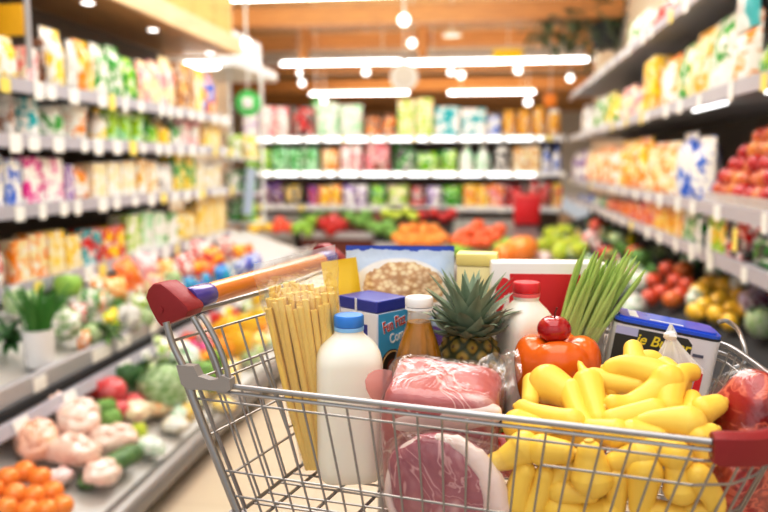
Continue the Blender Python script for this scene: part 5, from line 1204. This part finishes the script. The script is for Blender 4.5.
# yellow squash pile
g = NG('squash_skin'); co = g.coord(); oi = g.n('ObjectInfo').outputs['Random']
c = g.mix(g.noise(co, 14, 3), rgb((242, 200, 72)), rgb((250, 219, 106))); c = g.mix(g.math('MULTIPLY', oi, .35), c, rgb((246, 206, 60)))
p_ = g.bsdf(Base_Color=c, Roughness=.42, Coat_Weight=.08, Subsurface_Weight=.03, Subsurface_Scale=.4); p_.inputs['Subsurface Radius'].default_value = (.02, .012, .004)
g.bump(p_, g.noise(co, 50, 2), .06, .004); M_sq = g.m
M_sqe = pm('squash_stem_end', (226, 190, 84), .5, 0, .15, 90)
def wallv(u): return .872 - (u + .238) * .361
def sv(px, py):
    v = .9
    for _ in range(3):
        d = v * math.cos(pit) + .3 * math.sin(pit); u = (px - 384) / FPX * d
        v = wallv(u) + .036 + max(0, 452 - py) / 107 * .175
    return v
SQ = [  # neck end px, bulb end px, neck radius, bulb radius, sideways bend, extra depth, words
    ((633, 348), (636, 368), 9, 12, 0, .012, 'upright squash at the very top of the pile'), ((656, 360), (640, 362), 8, 10, 2, .02, 'squash lying at the top beside the bag knot'), ((612, 370), (662, 378), 11, 14, -6, .0, 'crooked squash arching across the top of the pile'),
    ((612, 404), (668, 380), 9, 15, 9, -.012, 'long crescent squash, the largest curve in the pile'), ((580, 364), (592, 384), 3, 9, 1, .01, 'squash with a thin pointed tip near the orange pepper'), ((599, 420), (588, 384), 9, 15, 0, -.004, 'squash pointing its blunt stem end down at the middle'),
    ((640, 386), (594, 380), 9, 12, 0, .01, 'squash lying flat below the pointed tip'), ((530, 402), (532, 382), 8, 9, 0, .004, 'short upright squash at the upper left edge'), ((580, 404), (548, 384), 11, 19, 2, .004, 'fat squash beside the orange pepper'), ((588, 426), (572, 392), 8, 13, -3, -.002, 'squash slanting down left of the middle'),
    ((522, 408), (572, 423), 9, 13, 2, -.008, 'long slim squash at the left with its tip to the left'), ((611, 421), (654, 411), 11, 12, 0, -.006, 'squash showing its round stem end at the centre'), ((638, 424), (688, 424), 8, 17, -3, -.008, 'big oval squash right of centre above the rail'),
    ((692, 372), (668, 406), 9, 13, 9, .004, 'curved squash hooking down at the upper right'), ((718, 404), (704, 410), 10, 13, 0, .004, 'squash at the right edge beside the red meat'), ((590, 429), (616, 434), 10, 14, 0, -.004, 'squash end showing just above the rail at the centre'),
    ((548, 428), (518, 425), 9, 15, 0, .0, 'squash at the left end above the rail'), ((494, 462), (524, 448), 9, 16, 2, .0, 'leftmost squash pressed against the wires'), ((566, 452), (542, 450), 11, 15, 0, .0, 'squash just below the rail left of centre'), ((660, 436), (634, 436), 11, 16, 0, .002, 'squash just above the rail right of centre'),
    ((712, 432), (700, 438), 9, 12, 0, .0, 'small squash at the right just above the rail'), ((650, 446), (676, 456), 10, 15, 0, .004, 'squash below the rail at the right'), ((526, 470), (516, 504), 10, 14, 2, -.002, 'upright squash at the lower left'), ((545, 474), (531, 510), 10, 13, -2, .0, 'upright squash, second from the lower left'),
    ((572, 464), (556, 480), 9, 13, 0, .008, 'squash tucked behind the lower left ones'), ((592, 494), (560, 490), 9, 13, 0, .002, 'squash lying low left of the big round one'), ((590, 452), (592, 476), 13, 20, 0, -.004, 'big round squash in the middle against the wires'), ((616, 508), (618, 478), 9, 12, 0, .002, 'narrow upright squash right of the big round one'),
    ((640, 508), (645, 472), 11, 17, 0, -.002, 'large upright squash below the centre rail'), ((676, 470), (680, 488), 11, 16, 0, .0, 'round squash at the lower right'), ((716, 506), (698, 478), 10, 14, 2, .0, 'squash at the lower right corner of the pile'), ((614, 462), (642, 456), 10, 15, 0, .004, 'squash just below the centre rail'),
    ((578, 512), (556, 508), 11, 14, 0, .002, 'squash in the bottom row, left one'), ((584, 514), (608, 512), 10, 15, 0, .002, 'squash in the bottom row, middle one'), ((680, 514), (654, 513), 10, 14, 0, .002, 'squash in the bottom row, right of the middle'), ((690, 510), (712, 514), 9, 12, 0, .004, 'squash in the bottom row, right end'),
    ((692, 398), (694, 414), 9, 13, 0, .012, 'squash half hidden under the hooked one'), ((560, 424), (600, 408), 10, 14, 0, .03, 'squash deep between the left ones'), ((640, 402), (672, 396), 10, 14, 0, .03, 'squash deep under the crescent one'), ((516, 438), (548, 440), 10, 14, 0, .026, 'squash deep behind the left rail'), ((600, 440), (570, 436), 11, 14, 0, .02, 'squash deep behind the middle rail'),
    ((684, 446), (706, 454), 10, 13, 0, .02, 'squash deep behind the right rail'), ((610, 390), (628, 374), 10, 13, 0, .02, 'squash hidden behind the top curve'), ((664, 366), (676, 382), 10, 14, 0, .018, 'squash right below the bag knot')]
for (ax, ay), (bx2, by2), ra, rb2, bend, dv, lab in SQ:
    ra, rb2 = ra * 1.06, rb2 * 1.08
    va, vb = sv(ax, ay) + dv, sv(bx2, by2) + dv
    A = at_v(ax, ay, va); B = at_v(bx2, by2, vb); d = (va + vb) / 2 * math.cos(pit) + .3 * math.sin(pit); s = d / FPX
    side = (B - A).cross(F).normalized(); Mid = (A + B) / 2 + side * bend * s * -1
    ax_ = (B - A).normalized()
    P = smooth_path([A, A.lerp(Mid, .6) + side * bend * s * -.3, Mid.lerp(B, .55) + side * bend * s * -.2, B], 6)
    n = len(P); rad = []
    for i in range(n):
        k = i / (n - 1); rad.append((ra + (rb2 - ra) * (3 * k * k - 2 * k ** 3)) * s)
    eA = [(P[0] - ax_ * ra * s * q, ra * s * f) for q, f in ((.75, .42), (.62, .66), (.38, .86))]
    dB = (P[-1] - P[-2]).normalized()
    eB = [(P[-1] + dB * rb2 * s * math.sin(q), rb2 * s * math.cos(q)) for q in (.3, .6, .9, 1.15, 1.35, 1.5)]
    PP = [e[0] for e in eA] + P + [e[0] for e in eB]; RR = [e[1] for e in eA] + rad + [e[1] for e in eB]
    c0 = (A + B) / 2
    o = obj('yellow_squash', [(g_tube([p - c0 for p in PP], RR, 20), None, 0)], M_sq, None, c0, ang=80)
    tag(o, 'yellow ' + lab, 'squash', 'yellow squash pile')
    obj('stem_end', [(g_tube([eA[0][0] - c0 + ax_ * .001, eA[0][0] - c0 - ax_ * .0025, eA[0][0] - c0 - ax_ * .0032], [eA[0][1] * .92, eA[0][1] * .8, eA[0][1] * .45], 14), None, 0)], M_sqe, o)
# knotted bag end among the squash
k0 = at_v(671, 339, .905)
t = thing('knotted_bag_end', 'knotted white end of a thin produce bag on the squash pile', 'bag', at_v(673, 362, .895), yaw)
t.scale = (1.45, 1.3, 1.15)
def cone(u, v):
    a = 2 * PI * u; r = .003 + .018 * v ** 1.2 * (1 + .28 * math.sin(a * 7))
    return Vector((-.003 + .006 * v + r * math.cos(a), r * .6 * math.sin(a), .030 - .040 * v))
obj('bag_skirt', [(g_grid(cone, 56, 12), None, 0)], M_film_w, t)
obj('knot', [(g_super(.006, .005, .005, 1, 12, 8, .002, 300), T(-.003, 0, .029), 0), (g_grid(lambda u, v: Vector((-.003 + (u - .5) * .012 * (1 - v * .8), .002 * math.sin(u * 9), .030 + v * .011)), 8, 6), None, 0)], pm('knot_white', (240, 240, 240), .5), t)

# ------------------------------------------------------------------ light
def area(name, loc, rot, sx, sy, e, c=(.97, .985, 1)):
    l = bpy.data.lights.new(name, 'AREA'); l.shape = 'RECTANGLE'; l.size = sx; l.size_y = sy; l.energy = e; l.color = c
    o = bpy.data.objects.new(name, l); col.objects.link(o); o.location = loc; o.rotation_euler = rot; return o
area('overhead_fill_front', (-.3, .4, 3.5), (0, 0, 0), 2.6, 3.0, 55)  # unseen fill panel added above the cart
area('overhead_fill_middle', (-.4, 5.2, 3.6), (0, 0, 0), 2.6, 3.6, 95)  # added fill over the aisle, supplements the strip lamps from out of view
area('left_shelf_fill', (-1.2, 3.0, 3.6), (0, math.radians(-32), 0), 1.2, 3.5, 34)  # fill added to brighten the left shelves, not a shop lamp
area('right_shelf_fill', (-.2, 4.4, 3.6), (0, math.radians(34), 0), 1.2, 3.5, 34)  # tilted fill added to lift the dark right side
area('ceiling_uplight_fill', (-1.2, 11.4, 2.25), (math.radians(180), 0, 0), 4.5, 1.0, 40, (1, .93, .84))  # hidden uplight added behind the back goods to brighten the ceiling
area('ceiling_uplight_fill_far', (-1.2, 17, 2.25), (math.radians(180), 0, 0), 6, 3.0, 120, (1, .93, .84))  # second added uplight, for the far part of the ceiling
area('camera_side_fill', (-.6, -1.6, 2.2), (math.radians(72), 0, 0), 3.5, 2.0, 12)  # added front fill behind the camera, no window there
area('back_fill_light', (-1.5, 8.0, 3.7), (math.radians(25), 0, 0), 4, 1.2, 110)  # unseen fill added to brighten the back of the shop
w = bpy.data.worlds.new('world'); sc.world = w; w.use_nodes = True
w.node_tree.nodes['Background'].inputs[0].default_value = (.97, .985, 1, 1)
w.node_tree.nodes['Background'].inputs[1].default_value = .45
sc.view_settings.view_transform = 'Standard'
sc.view_settings.look = 'None'
sc.view_settings.exposure = .3
sc.view_settings.use_curve_mapping = True
cv = sc.view_settings.curve_mapping; c_ = cv.curves[3]
c_.points.new(.22, .185); c_.points.new(.72, .76)
cv.update()
try: sc.cycles.use_denoising = True
except Exception: pass
sc.cycles.max_bounces = 10; sc.cycles.transparent_max_bounces = 16
bpy.context.view_layer.update()
